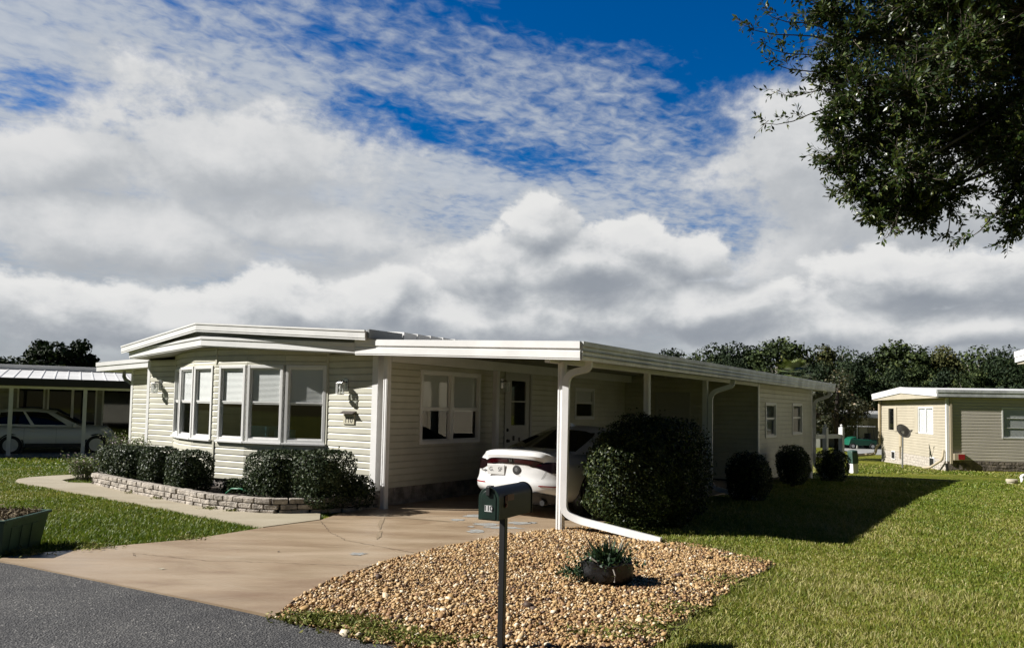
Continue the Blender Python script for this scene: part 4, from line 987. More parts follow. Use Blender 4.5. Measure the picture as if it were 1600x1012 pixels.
mb.box((-0.19, -0.32, 0.0), (0.19, 0.32, 0.012))
for k in (-0.2, -0.02, 0.16): mb.hexa([(0.208, k-0.05, 0.02), (0.216, k-0.05, 0.02), (0.216, k+0.05, 0.02), (0.208, k+0.05, 0.02), (0.246, k-0.06, 0.29), (0.252, k-0.06, 0.29), (0.252, k+0.06, 0.29), (0.246, k+0.06, 0.29)])
mb.build('bin', M['bingreen'], tt, bevel=0.004)
mb = MB()
for a in (((-0.275, -0.425), (0.275, -0.39)), ((-0.275, 0.39), (0.275, 0.425)), ((-0.275, -0.389), (-0.24, 0.389)), ((0.24, -0.389), (0.275, 0.389))): mb.box((*a[0], 0.355), (*a[1], 0.385))
for s in (-1, 1): mb.box((-0.07, s*0.43-0.015, 0.32), (0.07, s*0.43+0.015, 0.36))
mb.build('rim', M['bingreen'], tt, bevel=0.005)
def clip_fill():
    rng = np.random.default_rng(91); m = 1500
    P = np.c_[rng.uniform(-0.23, 0.23, m), rng.uniform(-0.38, 0.38, m), 0.34 + np.abs(rng.normal(size=m))*0.035]
    V, F = leaf_quads(P, rng.normal(size=(m, 3)) + np.array([0, 0, 0.8]), rng.uniform(0.04, 0.11, m), rng, asp=0.22)
    o = np_mesh('clippings', V, F, M['litter'], tint=rng.uniform(size=m), parent=tt)
    mb = MB(); mb.box((-0.235, -0.38, 0.30), (0.235, 0.38, 0.335)); mb.build('compost', M['soil'], tt)
clip_fill()

# ------------------------------------------------------------------ wheeled trash cart in the shade
tc_ = thing('trash_cart', 'brown wheeled trash cart standing in shade behind the near ball shrub', 'trash can', W(-0.42, 5.95, 0.027), HA + R(8))
mb = MB(); fr_box(mb, 0.20, 0.22, 0.27, 0.29, 0.06, 0.86); mb.build('bin', M['trash'], tc_, bevel=0.02)
mb = MB(); fr_box(mb, 0.29, 0.31, 0.27, 0.28, 0.865, 0.93); mb.box((-0.2, 0.30, 0.86), (0.2, 0.36, 0.89)); mb.build('lid', M['trash'], tc_, bevel=0.02)
for s in (-1, 1):
    mb = MB(); mb.lathe((s*0.22, 0.22, 0.11), [(0.0, -0.025), (0.11, -0.025), (0.12, 0), (0.11, 0.025), (0.0, 0.025)], 18, ax=0); mb.build('wheel', M['rubber'], tc_, smooth=40)
mb = MB(); mb.add([(-0.03, -0.263, 0.60), (0.03, -0.263, 0.60), (0.0, -0.268, 0.68)], [(0, 1, 2)]); mb.build('recycling_mark', M['decal'], tc_, recalc=False)

# ------------------------------------------------------------------ cars
def boxgrid(A, B, C, mp):
    V = {}; faces = []
    def key(i, j, k):
        if (i, j, k) not in V: V[(i, j, k)] = mp(A[i], B[j], C[k])
        return (i, j, k)
    na, nb, nc = len(A)-1, len(B)-1, len(C)-1
    mid = lambda X, i: (X[i]+X[i+1])/2
    for i in range(na):
        for k in range(nc):
            for tg, j in (('rear', 0), ('front', nb)):
                q = [key(i, j, k), key(i+1, j, k), key(i+1, j, k+1), key(i, j, k+1)]
                faces.append((tg, mid(A, i), mid(C, k), q if tg == 'rear' else q[::-1]))
    for j in range(nb):
        for k in range(nc):
            for tg, i in (('left', 0), ('right', na)):
                q = [key(i, j, k), key(i, j+1, k), key(i, j+1, k+1), key(i, j, k+1)]
                faces.append((tg, mid(B, j), mid(C, k), q[::-1] if tg == 'left' else q))
    for i in range(na):
        for j in range(nb):
            for tg, k in (('bottom', 0), ('top', nc)):
                q = [key(i, j, k), key(i+1, j, k), key(i+1, j+1, k), key(i, j+1, k)]
                faces.append((tg, mid(A, i), mid(B, j), q[::-1] if tg == 'bottom' else q))
    return V, faces
def grid_part(name, V, faces, material, parent, smooth=40):
    mb = MB(); idx = {}
    for f in faces:
        ids = []
        for k in f[3]:
            if k not in idx: idx[k] = len(mb.v); mb.v.append(V[k])
            ids.append(idx[k])
        mb.f.append(tuple(ids)); mb.mi.append(0)
    return mb.build(name, material, parent, smooth=smooth, recalc=False)
def lin(a, b, n): return [a + (b-a)*i/n for i in range(n+1)]
def interp(x, pts): return float(np.interp(x, [p[0] for p in pts], [p[1] for p in pts]))
def squircle(a, c, n):
    m = max(abs(a), abs(c))
    if m < 1e-6: return a, c
    s = m/((abs(a)**n + abs(c)**n)**(1.0/n)); return a*s, c*s
def wheel(parent, x, y, r, side, spokes=10, w=0.2):
    mb = MB(); s = side
    mb.lathe((x, y, r), [(r*0.62, -w/2), (r*0.95, -w/2), (r, -w*0.3), (r, w*0.3), (r*0.95, w/2), (r*0.66, w/2), (r*0.62, w*0.35)], 28, ax=0)
    t = mb.build('wheel', M['rubber'], parent, smooth=35)
    mb = MB(); f = x + s*(w/2 + 0.002)
    n = 28; o = len(mb.v)
    mb.lathe((f, y, r), [(r*0.67, -0.02*s), (r*0.67, 0.008*s), (r*0.60, 0.008*s), (r*0.60, -0.03*s)], n, ax=0)
    for k in range(spokes):
        a = 2*PI*k/spokes + 0.2
        c, sn = math.cos(a), math.sin(a); q = 0.028*r/0.33
        p = [(0.10*r, -q*1.2), (0.63*r, -q*0.8), (0.63*r, q*0.8), (0.10*r, q*1.2)]
        P = [(f + s*0.002, y + u*c - v*sn, r + u*sn + v*c) for u, v in p] + [(f + s*0.016, y + u*c - v*sn, r + u*sn + v*c) for u, v in p]
        mb.hexa(P)
    mb.lathe((f, y, r), [(0.0, 0.02*s), (0.15*r, 0.018*s), (0.17*r, -0.01*s), (0, -0.01*s)], 14, ax=0)
    mb.build('rim', M['alloy'], t, smooth=30)
    mb = MB(); mb.lathe((f - s*0.035, y, r), [(0.0, 0.0), (r*0.62, 0.0), (r*0.62, 0.004), (0, 0.004)], 20, ax=0); mb.build('brake_disc', M['black'], t)
    return t

def make_car(kind, label, loc, rz, P):
    t = thing(kind, label, 'car', loc, rz)
    L, hw = P['L'], P['hw']
    def zt(b): return interp(b*L, P['top'])
    def zb(b): return interp(b*L, P['bot'])
    def body(a, b, c, inflate=0.0):
        cc = 2*c - 1; a2, c2 = squircle(a, cc, 5.0); k = (c2+1)/2
        z0, z1 = zb(b), zt(b); z = z0 + (z1-z0)*k
        wd = hw*(1 - 0.05*(abs(2*b-1))**5) * interp(k, [(0, 0.93), (0.25, 0.985), (0.5, 1.0), (0.72, 0.985), (0.86, 0.955), (1, 0.90)])
        y = L*b + P['bowr']*abs(a)**3.2*(1-b)**7 - P['bowf']*abs(a)**2.6*b**7
        y += interp(k, P['rearprof'])*(1-b)**14 + interp(k, P['frontprof'])*b**14
        z -= 0.018*abs(a)**3
        if k > 0.97: z += 0.02*(1 - a*a)
        p = Vector((a2*wd, y, z))
        if inflate:
            n = Vector((a2*abs(a2)**3*1.2, -1.0 if b < 0.02 else (1.0 if b > 0.98 else 0), 0)); n.normalize(); p += n*inflate
        return tuple(p)
    A = sorted(set(lin(-1, 1, 20) + [-0.97, 0.97])); B = sorted(set(lin(0, 0.2, 10) + lin(0.2, 0.8, 20) + lin(0.8, 1, 10))); Cc = lin(0, 1, 16)
    V, F = boxgrid(A, B, Cc, body)
    grid_part('body', V, F, M['carpaint'], t)
    def patch(name, material, a0, a1, zlo, zhi, parent, inflate=0.004, na=24, nz=5, b=0.0):
        mb = MB()
        z0, z1 = zb(b), zt(b)
        for j in range(nz+1):
            for i in range(na+1):
                a = a0 + (a1-a0)*i/na; lo, hi = zlo(a), zhi(a); z = lo + (hi-lo)*j/nz
                mb.v.append(body(a, b, (z-z0)/(z1-z0), inflate))
        for j in range(nz):
            for i in range(na):
                k = j*(na+1)+i; mb.f.append((k, k+1, k+na+2, k+na+1)); mb.mi.append(0)
        return mb.build(name, material, parent, smooth=50, recalc=False)
    # greenhouse
    G = P['cab']
    def cab(a, b, c):
        a2, c2 = squircle(a, max(0, 2*c-1) if c > 0.5 else 0, 6.0)
        k = c if c <= 0.5 else 0.5 + c2/2
        y = (G['y0'] + (G['y3']-G['y0'])*b)*(1-k) + (G['y1'] + (G['y2']-G['y1'])*b)*k
        zlow = interp(y, P['top']) - 0.06; zr = interp(b, G['roof']) - 0.035*a*a
        x = a2*(G['wb'] + (G['wt']-G['wb'])*k)*(1 - 0.10*abs(2*b-1)**3)
        y += (0.16*a*a*(1-b)**3 - 0.20*a*a*b**3)
        return (x, y, zlow + (zr-zlow)*k)
    A2 = [-1, -0.94, -0.86, -0.6, -0.3, 0, 0.3, 0.6, 0.86, 0.94, 1]; B2 = [0, 0.05, 0.11] + G['bcuts'] + [0.86, 0.93, 1]; C2 = [0, 0.12, 0.25, 0.45, 0.62, 0.78, 0.86, 0.93, 1]
    B2 = sorted(set(B2)); V2, F2 = boxgrid(A2, B2, C2, cab)
    groups = {'roof': [], 'rear_window': [], 'windshield': [], 'side_window': [], 'side_window2': [], 'side_window3': [], 'side_window4': []}
    for f in F2:
        tg, p, q, _ = f
        if tg == 'bottom': continue
        if tg == 'rear' and abs(p) < 0.9 and 0.12 < q < 0.93: groups['rear_window'].append(f)
        elif tg == 'front' and abs(p) < 0.92 and 0.1 < q < 0.93: groups['windshield'].append(f)
        elif tg in ('left', 'right') and 0.12 < q < 0.86 and any(lo < p < hi for lo, hi in G['wins']):
            k = [n for n, (lo, hi) in enumerate(G['wins']) if lo < p < hi][0]
            groups['side_window' + ['', '2', '3', '4'][k + (2 if tg == 'right' else 0)]].append(f)
        else: groups['roof'].append(f)
    for n, fs in groups.items():
        if fs: grid_part('side_window' if n.startswith('side') else n, V2, fs, M['carpaint'] if n == 'roof' else M['carglass'], t, 30)
    # wheels and arches
    r = P['wr']
    for y in P['axles']:
        for s in (-1, 1):
            xw = hw*0.985
            mb = MB(); n = 26; o = len(mb.v)
            mb.lathe((s*(xw - 0.10), y, r), [(0, 0), (r*1.16, 0), (r*1.16, s*0.106), (r*1.02, s*0.106), (r*1.02, s*0.02), (0, s*0.02)], n, ax=0)
            mb.build('wheel_arch', M['black'], t, smooth=40)
            wheel(t, s*(hw - 0.085), y, r, s, P.get('spokes', 10))
    return t, body, patch, zb, zt

sedan, body_f, patch_f, zb_f, zt_f = make_car('sedan', 'white four door sedan parked nose-in under the carport, rear facing the road', W(-1.15, 0.62, 0.026), HA, dict(
    L=4.47, hw=0.835, wr=0.31, axles=(0.95, 3.52), bowr=0.27, bowf=0.45,
    top=[(0, 0.935), (0.08, 0.945), (0.55, 0.965), (0.9, 0.955), (1.4, 0.93), (3.1, 0.90), (3.5, 0.88), (4.1, 0.79), (4.47, 0.60)],
    bot=[(0, 0.24), (0.5, 0.19), (0.8, 0.17), (3.8, 0.17), (4.47, 0.22)],
    rearprof=[(0, 0.10), (0.10, 0.03), (0.22, -0.035), (0.40, -0.03), (0.455, 0.012), (0.70, 0.03), (0.84, 0.012), (0.92, -0.014), (0.97, 0.0), (1, 0.04)],
    frontprof=[(0, -0.1), (0.4, 0.03), (1, -0.25)],
    cab=dict(y0=0.50, y1=1.66, y2=2.45, y3=3.5, wb=0.77, wt=0.575, roof=[(0, 1.265), (0.3, 1.305), (0.6, 1.305), (1, 1.27)], bcuts=[0.25, 0.42, 0.47, 0.52, 0.7], wins=[(0.11, 0.47), (0.52, 0.86)])))
def mk(name, m, *a, **k): return patch_f(name, m, *a, sedan, **k)
tl = mk('tail_light_bar', M['darklens'], -0.985, 0.985, lambda a: 0.762 - 0.10*min(1, max(0, (abs(a)-0.42)/0.35))**1.2, lambda a: 0.850 - 0.015*abs(a), inflate=0.006, na=40)
for sg in (-1, 1):
    a0, a1 = sorted((sg*0.08, sg*0.66)); o = patch_f('lamp_strip', M['redlens'], a0, a1, lambda a: 0.785 - 0.02*abs(a), lambda a: 0.838 - 0.015*abs(a), tl, inflate=0.010)
    mk('reflector', M['reflector'], *sorted((sg*0.60, sg*0.93)), lambda a: 0.470, lambda a: 0.487, inflate=0.004)
mk('lower_bumper', M['black'], -0.97, 0.97, lambda a: 0.20, lambda a: 0.375 - 0.06*abs(a)**4, inflate=0.016, nz=12)
mk('trunk_seam', M['grey'], -0.60, 0.60, lambda a: 0.548, lambda a: 0.555, inflate=0.003, nz=1)
for sg in (-1, 1):
    mb = MB(); n = 8; z0, z1 = zb_f(0), zt_f(0)
    for i in range(n+1):
        z = 0.552 + (0.70-0.552)*i/n; a = sg*(0.60 + 0.10*i/n)
        for da in (-0.005, 0.005): mb.v.append(body_f(a+da, 0, (z-z0)/(z1-z0), 0.003))
    for i in range(n): mb.f.append((2*i, 2*i+1, 2*i+3, 2*i+2)); mb.mi.append(0)
    mb.build('trunk_seam', M['grey'], sedan, recalc=False)
def rear_y(x, z): z0, z1 = zb_f(0), zt_f(0); return body_f(x/0.80, 0, (z-z0)/(z1-z0))[1]
yR = min(rear_y(-0.27-0.16, 0.66), rear_y(-0.11, 0.66)) - 0.012
mb = MB(); mb.box((-0.425, yR-0.006, 0.595), (-0.115, yR+0.004, 0.745)); plate = mb.build('licence_plate', M['decal'], sedan, bevel=0.005)
for sx, ch in ((-0.345, 'G.'), (-0.19, 'SF')): text_mesh('plate_letters', ch, 0.085, frame_M((sx, yR-0.0075, 0.67), (1, 0, 0), (0, -1, 0)), M['digit'], plate, 0.0006)
text_mesh('model_letters', 'ACCORD', 0.036, frame_M((-0.535, rear_y(-0.535, 0.64)-0.010, 0.64), (1, -0.36, 0.0), (-0.36, -1, 0)), M['chrome'], sedan, 0.003)
ye = rear_y(0.09, 0.68)
mb = MB(); mb.lathe((0.09, ye-0.008, 0.68), [(0, -0.006), (0.045, -0.006), (0.066, -0.004), (0.068, 0.004), (0, 0.004)], 24, ax=1)
em = mb.build('round_decal', M['digit'], sedan)
mb = MB(); mb.lathe((0.09, ye-0.0155, 0.684), [(0, -0.001), (0.026, -0.001), (0.028, 0.0005), (0, 0.0005)], 18, ax=1); mb.build('decal_centre', M['chrome'], em)
mb = MB(); mb.box((0.03, ye-0.008, 0.597), (0.16, ye-0.004, 0.604)); mb.build('decal_line', M['chrome'], sedan)
text_mesh('badge', 'H', 0.06, frame_M((0, rear_y(0, 0.81)-0.02, 0.808), (1, 0, 0), (0, -1, 0)), M['silver'], sedan, 0.004, bold=True)
mb = MB(); mb.hexa([(-0.02, 1.72, 1.285), (0.02, 1.72, 1.285), (0.006, 1.92, 1.29), (-0.006, 1.92, 1.29), (-0.012, 1.71, 1.345), (0.012, 1.71, 1.345), (0.004, 1.85, 1.315), (-0.004, 1.85, 1.315)]); mb.build('antenna', M['carpaint'], sedan)
for sg in (-1, 1):
    mb = MB(); mb.lathe((sg*0.50, 0.10, 0.235), [(0.035, -0.03), (0.04, -0.03), (0.04, 0.06), (0.0, 0.06)], 14, ax=1); mb.build('exhaust', M['black'], sedan, smooth=40)
    mb = MB(); mb.hexa([(sg*0.82, 2.9, 0.94), (sg*0.96, 2.92, 0.95), (sg*0.94, 3.02, 0.95), (sg*0.82, 3.02, 0.94), (sg*0.82, 2.9, 1.02), (sg*0.95, 2.92, 1.05), (sg*0.93, 3.0, 1.04), (sg*0.82, 3.0, 1.02)]); mb.build('mirror', M['carpaint'], sedan, bevel=0.02)
    mb = MB(); mb.box((min(sg*0.828, sg*0.845), 1.5, 0.76), (max(sg*0.828, sg*0.845), 1.7, 0.785)); mb.build('door_handle', M['carpaint'], sedan, bevel=0.006)

suvz = gz(26.8) + 0.05
suv, body_f, patch_f, zb_f, zt_f = make_car('suv', 'white compact crossover parked side-on under the dark edged carport next door', (-18.80, 26.95, suvz), R(30-90), dict(
    L=4.38, hw=0.90, wr=0.345, axles=(0.92, 3.56), bowr=0.25, bowf=0.5, spokes=10,
    top=[(0, 1.00), (0.4, 1.08), (1.5, 1.05), (3.0, 1.04), (3.4, 1.04), (4.0, 0.98), (4.38, 0.80)],
    bot=[(0, 0.34), (0.6, 0.25), (3.8, 0.25), (4.38, 0.30)],
    rearprof=[(0, 0.1), (0.3, -0.04), (1, 0.06)], frontprof=[(0, -0.1), (0.4, 0.03), (1, -0.25)],
    cab=dict(y0=0.0, y1=0.26, y2=2.25, y3=3.30, wb=0.86, wt=0.68, roof=[(0, 1.58), (0.35, 1.66), (0.7, 1.65), (1, 1.58)], bcuts=[0.18, 0.3, 0.46, 0.50, 0.7], wins=[(0.11, 0.46), (0.50, 0.86)])))
for s in (-1, 1):
    mb = MB(); mb.box((min(s*0.885, s*0.915), 1.35, 0.26), (max(s*0.885, s*0.915), 3.15, 0.40)); mb.build('sill_cladding', M['black'], suv, bevel=0.01)
    for y in (1.45, 2.45): mb = MB(); mb.box((min(s*0.88, s*0.912), y, 0.80), (max(s*0.88, s*0.912), y+0.18, 0.825)); mb.build('door_handle', M['carpaint'], suv, bevel=0.006)
    for y in (1.30, 2.28, 3.18): mb = MB(); mb.box((min(s*0.88, s*0.902), y, 0.40), (max(s*0.88, s*0.902), y+0.008, 0.95)); mb.build('door_seam', M['grey'], suv)
    mb = MB(); mb.hexa([(s*0.86, 2.78, 0.99), (s*1.02, 2.80, 1.0), (s*1.0, 2.92, 1.0), (s*0.86, 2.92, 0.99), (s*0.86, 2.78, 1.10), (s*1.01, 2.80, 1.14), (s*0.99, 2.9, 1.13), (s*0.86, 2.9, 1.10)]); mb.build('mirror', M['carpaint'], suv, bevel=0.02)
    patch_f('tail_light', M['redlens'], *sorted((s*0.6, s*0.99)), lambda a: 0.78, lambda a: 0.90, suv, inflate=0.008)

# ------------------------------------------------------------------ home next door on the left, with its carport
nx, ny = -17.0, 25.7; nz_ = gz(ny); na_ = R(30)
nb = thing('neighbor_carport', 'flat roofed carport with black fascia and white posts sheltering the white crossover', 'carport', (nx, ny, nz_), na_)
mb = MB(); mb.hexa([(-6, -0.28, 2.42), (9, -0.28, 2.42), (9, 4.1, 2.86), (-6, 4.1, 2.86), (-6, -0.28, 2.66), (9, -0.28, 2.66), (9, 4.1, 3.10), (-6, 4.1, 3.10)]); mb.build('roof', M['roof'], nb)
mb = MB()
for k in range(38): mb.hexa([(-6+k*0.4, -0.27, 2.664), (-6+k*0.4+0.04, -0.27, 2.664), (-6+k*0.4+0.04, 4.1, 3.104), (-6+k*0.4, 4.1, 3.104), (-6+k*0.4, -0.27, 2.680), (-6+k*0.4+0.04, -0.27, 2.680), (-6+k*0.4+0.04, 4.1, 3.12), (-6+k*0.4, 4.1, 3.12)])
mb.build('roof_rib', M['roof'], nb)
mb = MB(); mb.box((-6, -0.34, 2.42), (9, -0.285, 2.685)); mb.build('fascia', M['darkroof'], nb)
mb = MB(); mb.box((-6, -0.06, 2.33), (9, 0.06, 2.415)); mb.build('beam', M['white'], nb)
for x in (-4.4, 0.0, 2.19, 6.0):
    mb = MB(); mb.box((x-0.06, -0.06, 0.0), (x+0.06, 0.06, 2.33)); mb.build('post', M['white'], nb)
mb = MB(); mb.box((-6, -0.75, -0.2), (9, 4.2, 0.05)); mb.build('floor_slab', M['slab'], nb)
nh = thing('neighbor_home', 'dim white panelled home wall with dark windows behind the parked crossover', 'house', (nx, ny, nz_), na_)
frN = Fr((-9, 4.2), (12, 4.2), (0, -1)); mb = MB()
ow = [(5.0, 7.2, 0.5, 2.4), (9.0, 9.8, 0.2, 2.4), (10.0, 11.6, 0.2, 2.4), (11.9, 13.3, 0.2, 2.4), (13.5, 15.0, 0.2, 2.4), (15.2, 17.0, 0.2, 2.4)]
clap(mb, (-9, 4.2), (12, 4.2), (0, -1), 0.05, 3.05, ow, course=0.2)
mb.quad((-9, 11, 0), (12, 11, 0), (12, 11, 3), (-9, 11, 3)); mb.quad((12, 4.2, 0), (12, 11, 0), (12, 11, 3), (12, 4.2, 3)); mb.quad((-9, 4.2, 0), (-9, 11, 0), (-9, 11, 3), (-9, 4.2, 3))
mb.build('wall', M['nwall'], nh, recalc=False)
mb = MB(); mb.box((-9.3, 4.12, 3.10), (12.3, 11.3, 3.3)); mb.build('roof', M['roof'], nh)
mb = MB(); mb.box((-8.9, 6.0, 0.0), (11.9, 6.1, 3.0)); mb.build('interior', M['room'], nh)
for (a, b, c, d) in ow: window(frN, a, b, c, d, nh, M['white'], lights=2 if b-a > 1.5 else 1, fw=0.06, sash=False, glass=M['carglass'])
M['roof'].use_nodes = True

# ------------------------------------------------------------------ homes across the right lawn
def right_home(label, loc, rz):
    h = thing('gabled_home', label, 'house', loc, rz)
    Lh, Dp, zw = 13.5, 8.7, 3.05
    f1 = Fr((0, Dp), (0, 0), (-1, 0)); f2 = Fr((0, 0), (Lh, 0), (0, -1))
    g_open = [(1.2, 2.1, 1.55, 2.62), (5.5, 7.2, 1.55, 2.62)]
    f_open = [(2.1, 3.14, 1.48, 2.64), (3.2, 4.24, 1.48, 2.64), (7.5, 9.0, 1.48, 2.64)]
    mb = MB(); clap(mb, (0, Dp), (0, 0), (-1, 0), 0.5, zw, g_open, course=0.125, depth=0.018); mb.build('end_wall', M['beige'], h, recalc=False)
    mb = MB(); clap(mb, (0, 0), (Lh, 0), (0, -1), 0.5, zw, f_open, course=0.125, depth=0.018)
    mb.quad((Lh, 0, 0), (Lh, Dp, 0), (Lh, Dp, zw), (Lh, 0, zw)); mb.quad((0, Dp, 0), (Lh, Dp, 0), (Lh, Dp, zw), (0, Dp, zw)); mb.build('front_wall', M['tan'], h, recalc=False)
    mb = MB(); mb.box((0.02, 0.02, 0.3), (Lh-0.02, Dp-0.02, 0.34)); mb.box((0.7, 0.7, 0.34), (Lh-0.7, Dp-0.7, 3.0)); mb.build('interior', M['room'], h)
    r = random.Random(4)
    for fr, Ls, m, nm in ((f1, Dp, 'whitebrick', 'end_skirting'), (f2, Lh, 'stonegrey', 'front_skirting')):
        mb = MB(); fr.box(mb, 0, Ls, -0.1, 0.004, -0.2, 0.5)
        for row in range(4):
            t = 0
            while t < Ls:
                w = r.uniform(0.2, 0.4) if m == 'stonegrey' else 0.2
                fr.box(mb, t+0.008, min(t+w-0.008, Ls), 0.004, 0.02 + (r.uniform(0, 0.02) if m == 'stonegrey' else 0.0), row*0.125+0.008 - 0.01, row*0.125+0.115 - 0.01); t += w
        mb.build(nm, M[m], h)
    mb = MB(); mb.box((-0.03, -0.03, 0.45), (0.07, 0.0, zw)); mb.box((-0.03, 0.0, 0.45), (0.0, 0.09, zw)); mb.build('corner_trim', M['white'], h)
    mb = MB(); mb.box((0.09, -0.09, 0.35), (0.17, -0.022, zw)); mb.build('downspout', M['pipe'], h)
    # roof: low gable, boxed overhang at the end
    zr, ze, ov, oe = 3.60, 3.36, 0.14, 0.42; ym = Dp/2
    mb = MB()
    for ya, yb, za, zb2 in ((-ov, ym, ze, zr), (ym, Dp+ov, zr, ze)):
        mb.hexa([(-oe, ya, za-0.12), (Lh+oe, ya, za-0.12), (Lh+oe, yb, zb2-0.12), (-oe, yb, zb2-0.12), (-oe, ya, za), (Lh+oe, ya, za), (Lh+oe, yb, zb2), (-oe, yb, zb2)])
    mb.build('roof', M['roof'], h)
    mb = MB(); pts = [(-oe, -ov, ze), (-oe, ym, zr), (-oe, Dp+ov, ze)]
    strip_along(mb, [(x-0.002, y, z-0.27, -1, 0) for x, y, z in pts], [(0, 0.0), (0.012, 0.0), (0.012, 0.13), (0.03, 0.135), (0.03, 0.28), (0, 0.285)])
    mb.build('end_fascia', M['white_metal'], h)
    mb = MB(); mb.box((-oe, -ov-0.03, ze-0.27), (Lh+oe, -ov-0.003, ze+0.012)); mb.box((-oe, -ov-0.045, ze-0.10), (Lh+oe, -ov-0.031, ze+0.014)); mb.build('front_fascia', M['gutter'], h)
    mb = MB(); mb.box((-oe, Dp+ov+0.003, ze-0.27), (Lh+oe, Dp+ov+0.03, ze+0.012)); mb.build('back_fascia', M['white_metal'], h)
    mb = MB(); x = -oe + 0.03
    mb.add([(x, 0.0, zw-0.01), (x, Dp+0.1, zw-0.01), (x, Dp+0.1, ze-0.22), (x, ym, zr-0.22), (x, -0.1, ze-0.22), (0, 0.0, zw-0.01), (0, Dp+0.1, zw-0.01)], [(0, 1, 2, 3, 4), (0, 5, 6, 1)]); mb.build('gable_end', M['beige'], h)
    mb = MB(); mb.box((-oe+0.04, -ov, zw-0.005), (Lh+oe-0.04, Dp+ov, zw+0.02)); mb.build('soffit', M['soffit'], h)
    for (a, b, c, d) in f_open: window(f2, a, b, c, d, h, M['white'], fw=0.05, sash=False, hbars=2, blind=0.98)
    window(f1, *g_open[0], h, M['beige'], fw=0.05, sash=False, glass=M['carglass'])
    window(f1, *g_open[1], h, M['white'], fw=0.06, sash=False, lights=2, blind=0.98)
    for k in (2.1, 5.02):
        mb = MB(); f1.box(mb, k+0.02, k+0.42, 0.02, 0.05, 1.5, 2.68); mb.build('shutter', M['beige'], h)
    for a in (1.75, 6.9):
        mb = MB(); f1.box(mb, a-0.05, a+0.5, 0.022, 0.05, 0.1, 0.52); v = mb.build('crawl_vent', M['white'], h)
        mb = MB(); f1.box(mb, a, a+0.45, 0.051, 0.056, 0.15, 0.47); mb.build('screen', M['black'], v)
    mb = MB(); mb.box((-0.14, 5.55, 1.55), (-0.02, 5.8, 1.85)); mb.box((-0.10, 5.62, 0.2), (-0.03, 5.69, 1.55)); mb.box((-0.14, 5.3, 0.8), (-0.02, 5.52, 1.4)); mb.build('meter_box', M['pipe'], h, bevel=0.01)
    mb = MB(); mb.tube(curve([(-0.1, Dp-0.02, 3.0), (-0.1, Dp+0.02, 0.75), (-0.25, Dp+0.05, 0.62), (-0.3, Dp+0.1, 0.25), (-1.6, Dp+0.3, 0.08)]), 0.075, 8); mb.build('drain_pipe', M['pipe'], h, smooth=50)
    mb = MB(); mb.tube(curve([(-0.1, 0.12, 0.9), (-0.15, 0.1, 0.5), (-0.35, 0.9, 0.12), (-0.4, 1.6, 0.05)]), 0.05, 8); mb.build('drain_pipe', M['pipe'], h, smooth=50)
    mb = MB(); mb.box((0.2, -0.16, 0.5), (0.62, -0.025, 0.78)); b = mb.build('utility_box', M['pipe'], h, bevel=0.01)
    mb = MB(); mb.box((0.36, -0.168, 0.54), (0.60, -0.161, 0.75)); mb.build('warning_label', M['reflector'], b)
    return h
H2P = (17.92, 31.1, -0.69)
h2 = right_home('beige single storey home with low white gable roof and stone skirting across the right lawn', H2P, R(-10))
h3 = copy_tree(h2); h3.location = (12.09, 11.0, -0.05); [bpy.data.objects.remove(c) for c in list(h3.children) if c.name.startswith('drain_pipe')]; h3['label'] = 'neighboring home mostly outside the frame, only its white eave corner showing at the right edge'

far = thing('far_home', 'distant white roofed home with a dark open carport behind the green golf cart', 'house', (24.8, 64, gz(64)), R(-6))
mb = MB(); mb.box((-1.5, -0.6, 2.75), (9, 7, 3.0)); mb.box((-1.2, 0.3, 3.0), (8, 6, 3.2)); mb.build('roof', M['roof'], far)
mb = MB(); mb.box((-1.5, -0.66, 2.6), (9, -0.61, 2.9)); mb.build('fascia', M['grey'], far)
mb = MB(); mb.box((-1.2, 3.5, 0), (9, 3.7, 2.7)); mb.box((4.8, 1.0, 0), (5.5, 3.5, 2.7)); mb.build('wall', M['beige'], far)
mb = MB(); mb.box((-1.2, 0.0, 0), (1.3, 3.5, 2.7)); mb.build('side_room', M['white'], far)
mb = MB(); mb.box((-0.6, -0.02, 1.2), (0.5, -0.004, 2.2)); mb.build('window', M['carglass'], far)
for x in (4.2, 8.0):
    mb = MB(); mb.box((x-0.05, -0.3, 0), (x+0.05, -0.2, 2.7)); mb.build('post', M['white'], far)
dp = [(22, 47.5), (29, 46.5), (36, 52), (33, 62), (26.5, 62.5)]
mb = MB(); mb.add([(x, y, gz(y)+0.06) for x, y in dp], [tuple(range(5))]); tag(mb.build('far_driveway', M['slab'], recalc=False), kind='structure')

gc = thing('golf_cart', 'green golf cart with white canopy parked by the distant home', 'golf cart', (28.2, 61.2, gz(61.2)+0.07), R(90))
# local y = forward (to the picture's left)
mb = MB(); mb.hexa([(-0.55, -1.1, 0.28), (0.55, -1.1, 0.28), (0.55, 1.15, 0.28), (-0.55, 1.15, 0.28), (-0.55, -1.15, 0.72), (0.55, -1.15, 0.72), (0.55, 1.0, 0.80), (-0.55, 1.0, 0.80)])
mb.hexa([(-0.5, 0.45, 0.80), (0.5, 0.45, 0.80), (0.5, 1.0, 0.80), (-0.5, 1.0, 0.80), (-0.45, 0.5, 0.98), (0.45, 0.5, 0.98), (0.45, 0.85, 0.90), (-0.45, 0.85, 0.90)]); mb.build('body', M['cartgreen'], gc, bevel=0.05)
mb = MB(); mb.box((-0.5, -0.6, 0.72), (0.5, -0.05, 0.86)); mb.box((-0.5, -0.68, 0.86), (0.5, -0.58, 1.25)); mb.build('seat', M['black'], gc, bevel=0.03)
mb = MB(); mb.box((-0.6, -1.0, 1.76), (0.6, 0.75, 1.82)); mb.build('canopy', M['white'], gc, bevel=0.02)
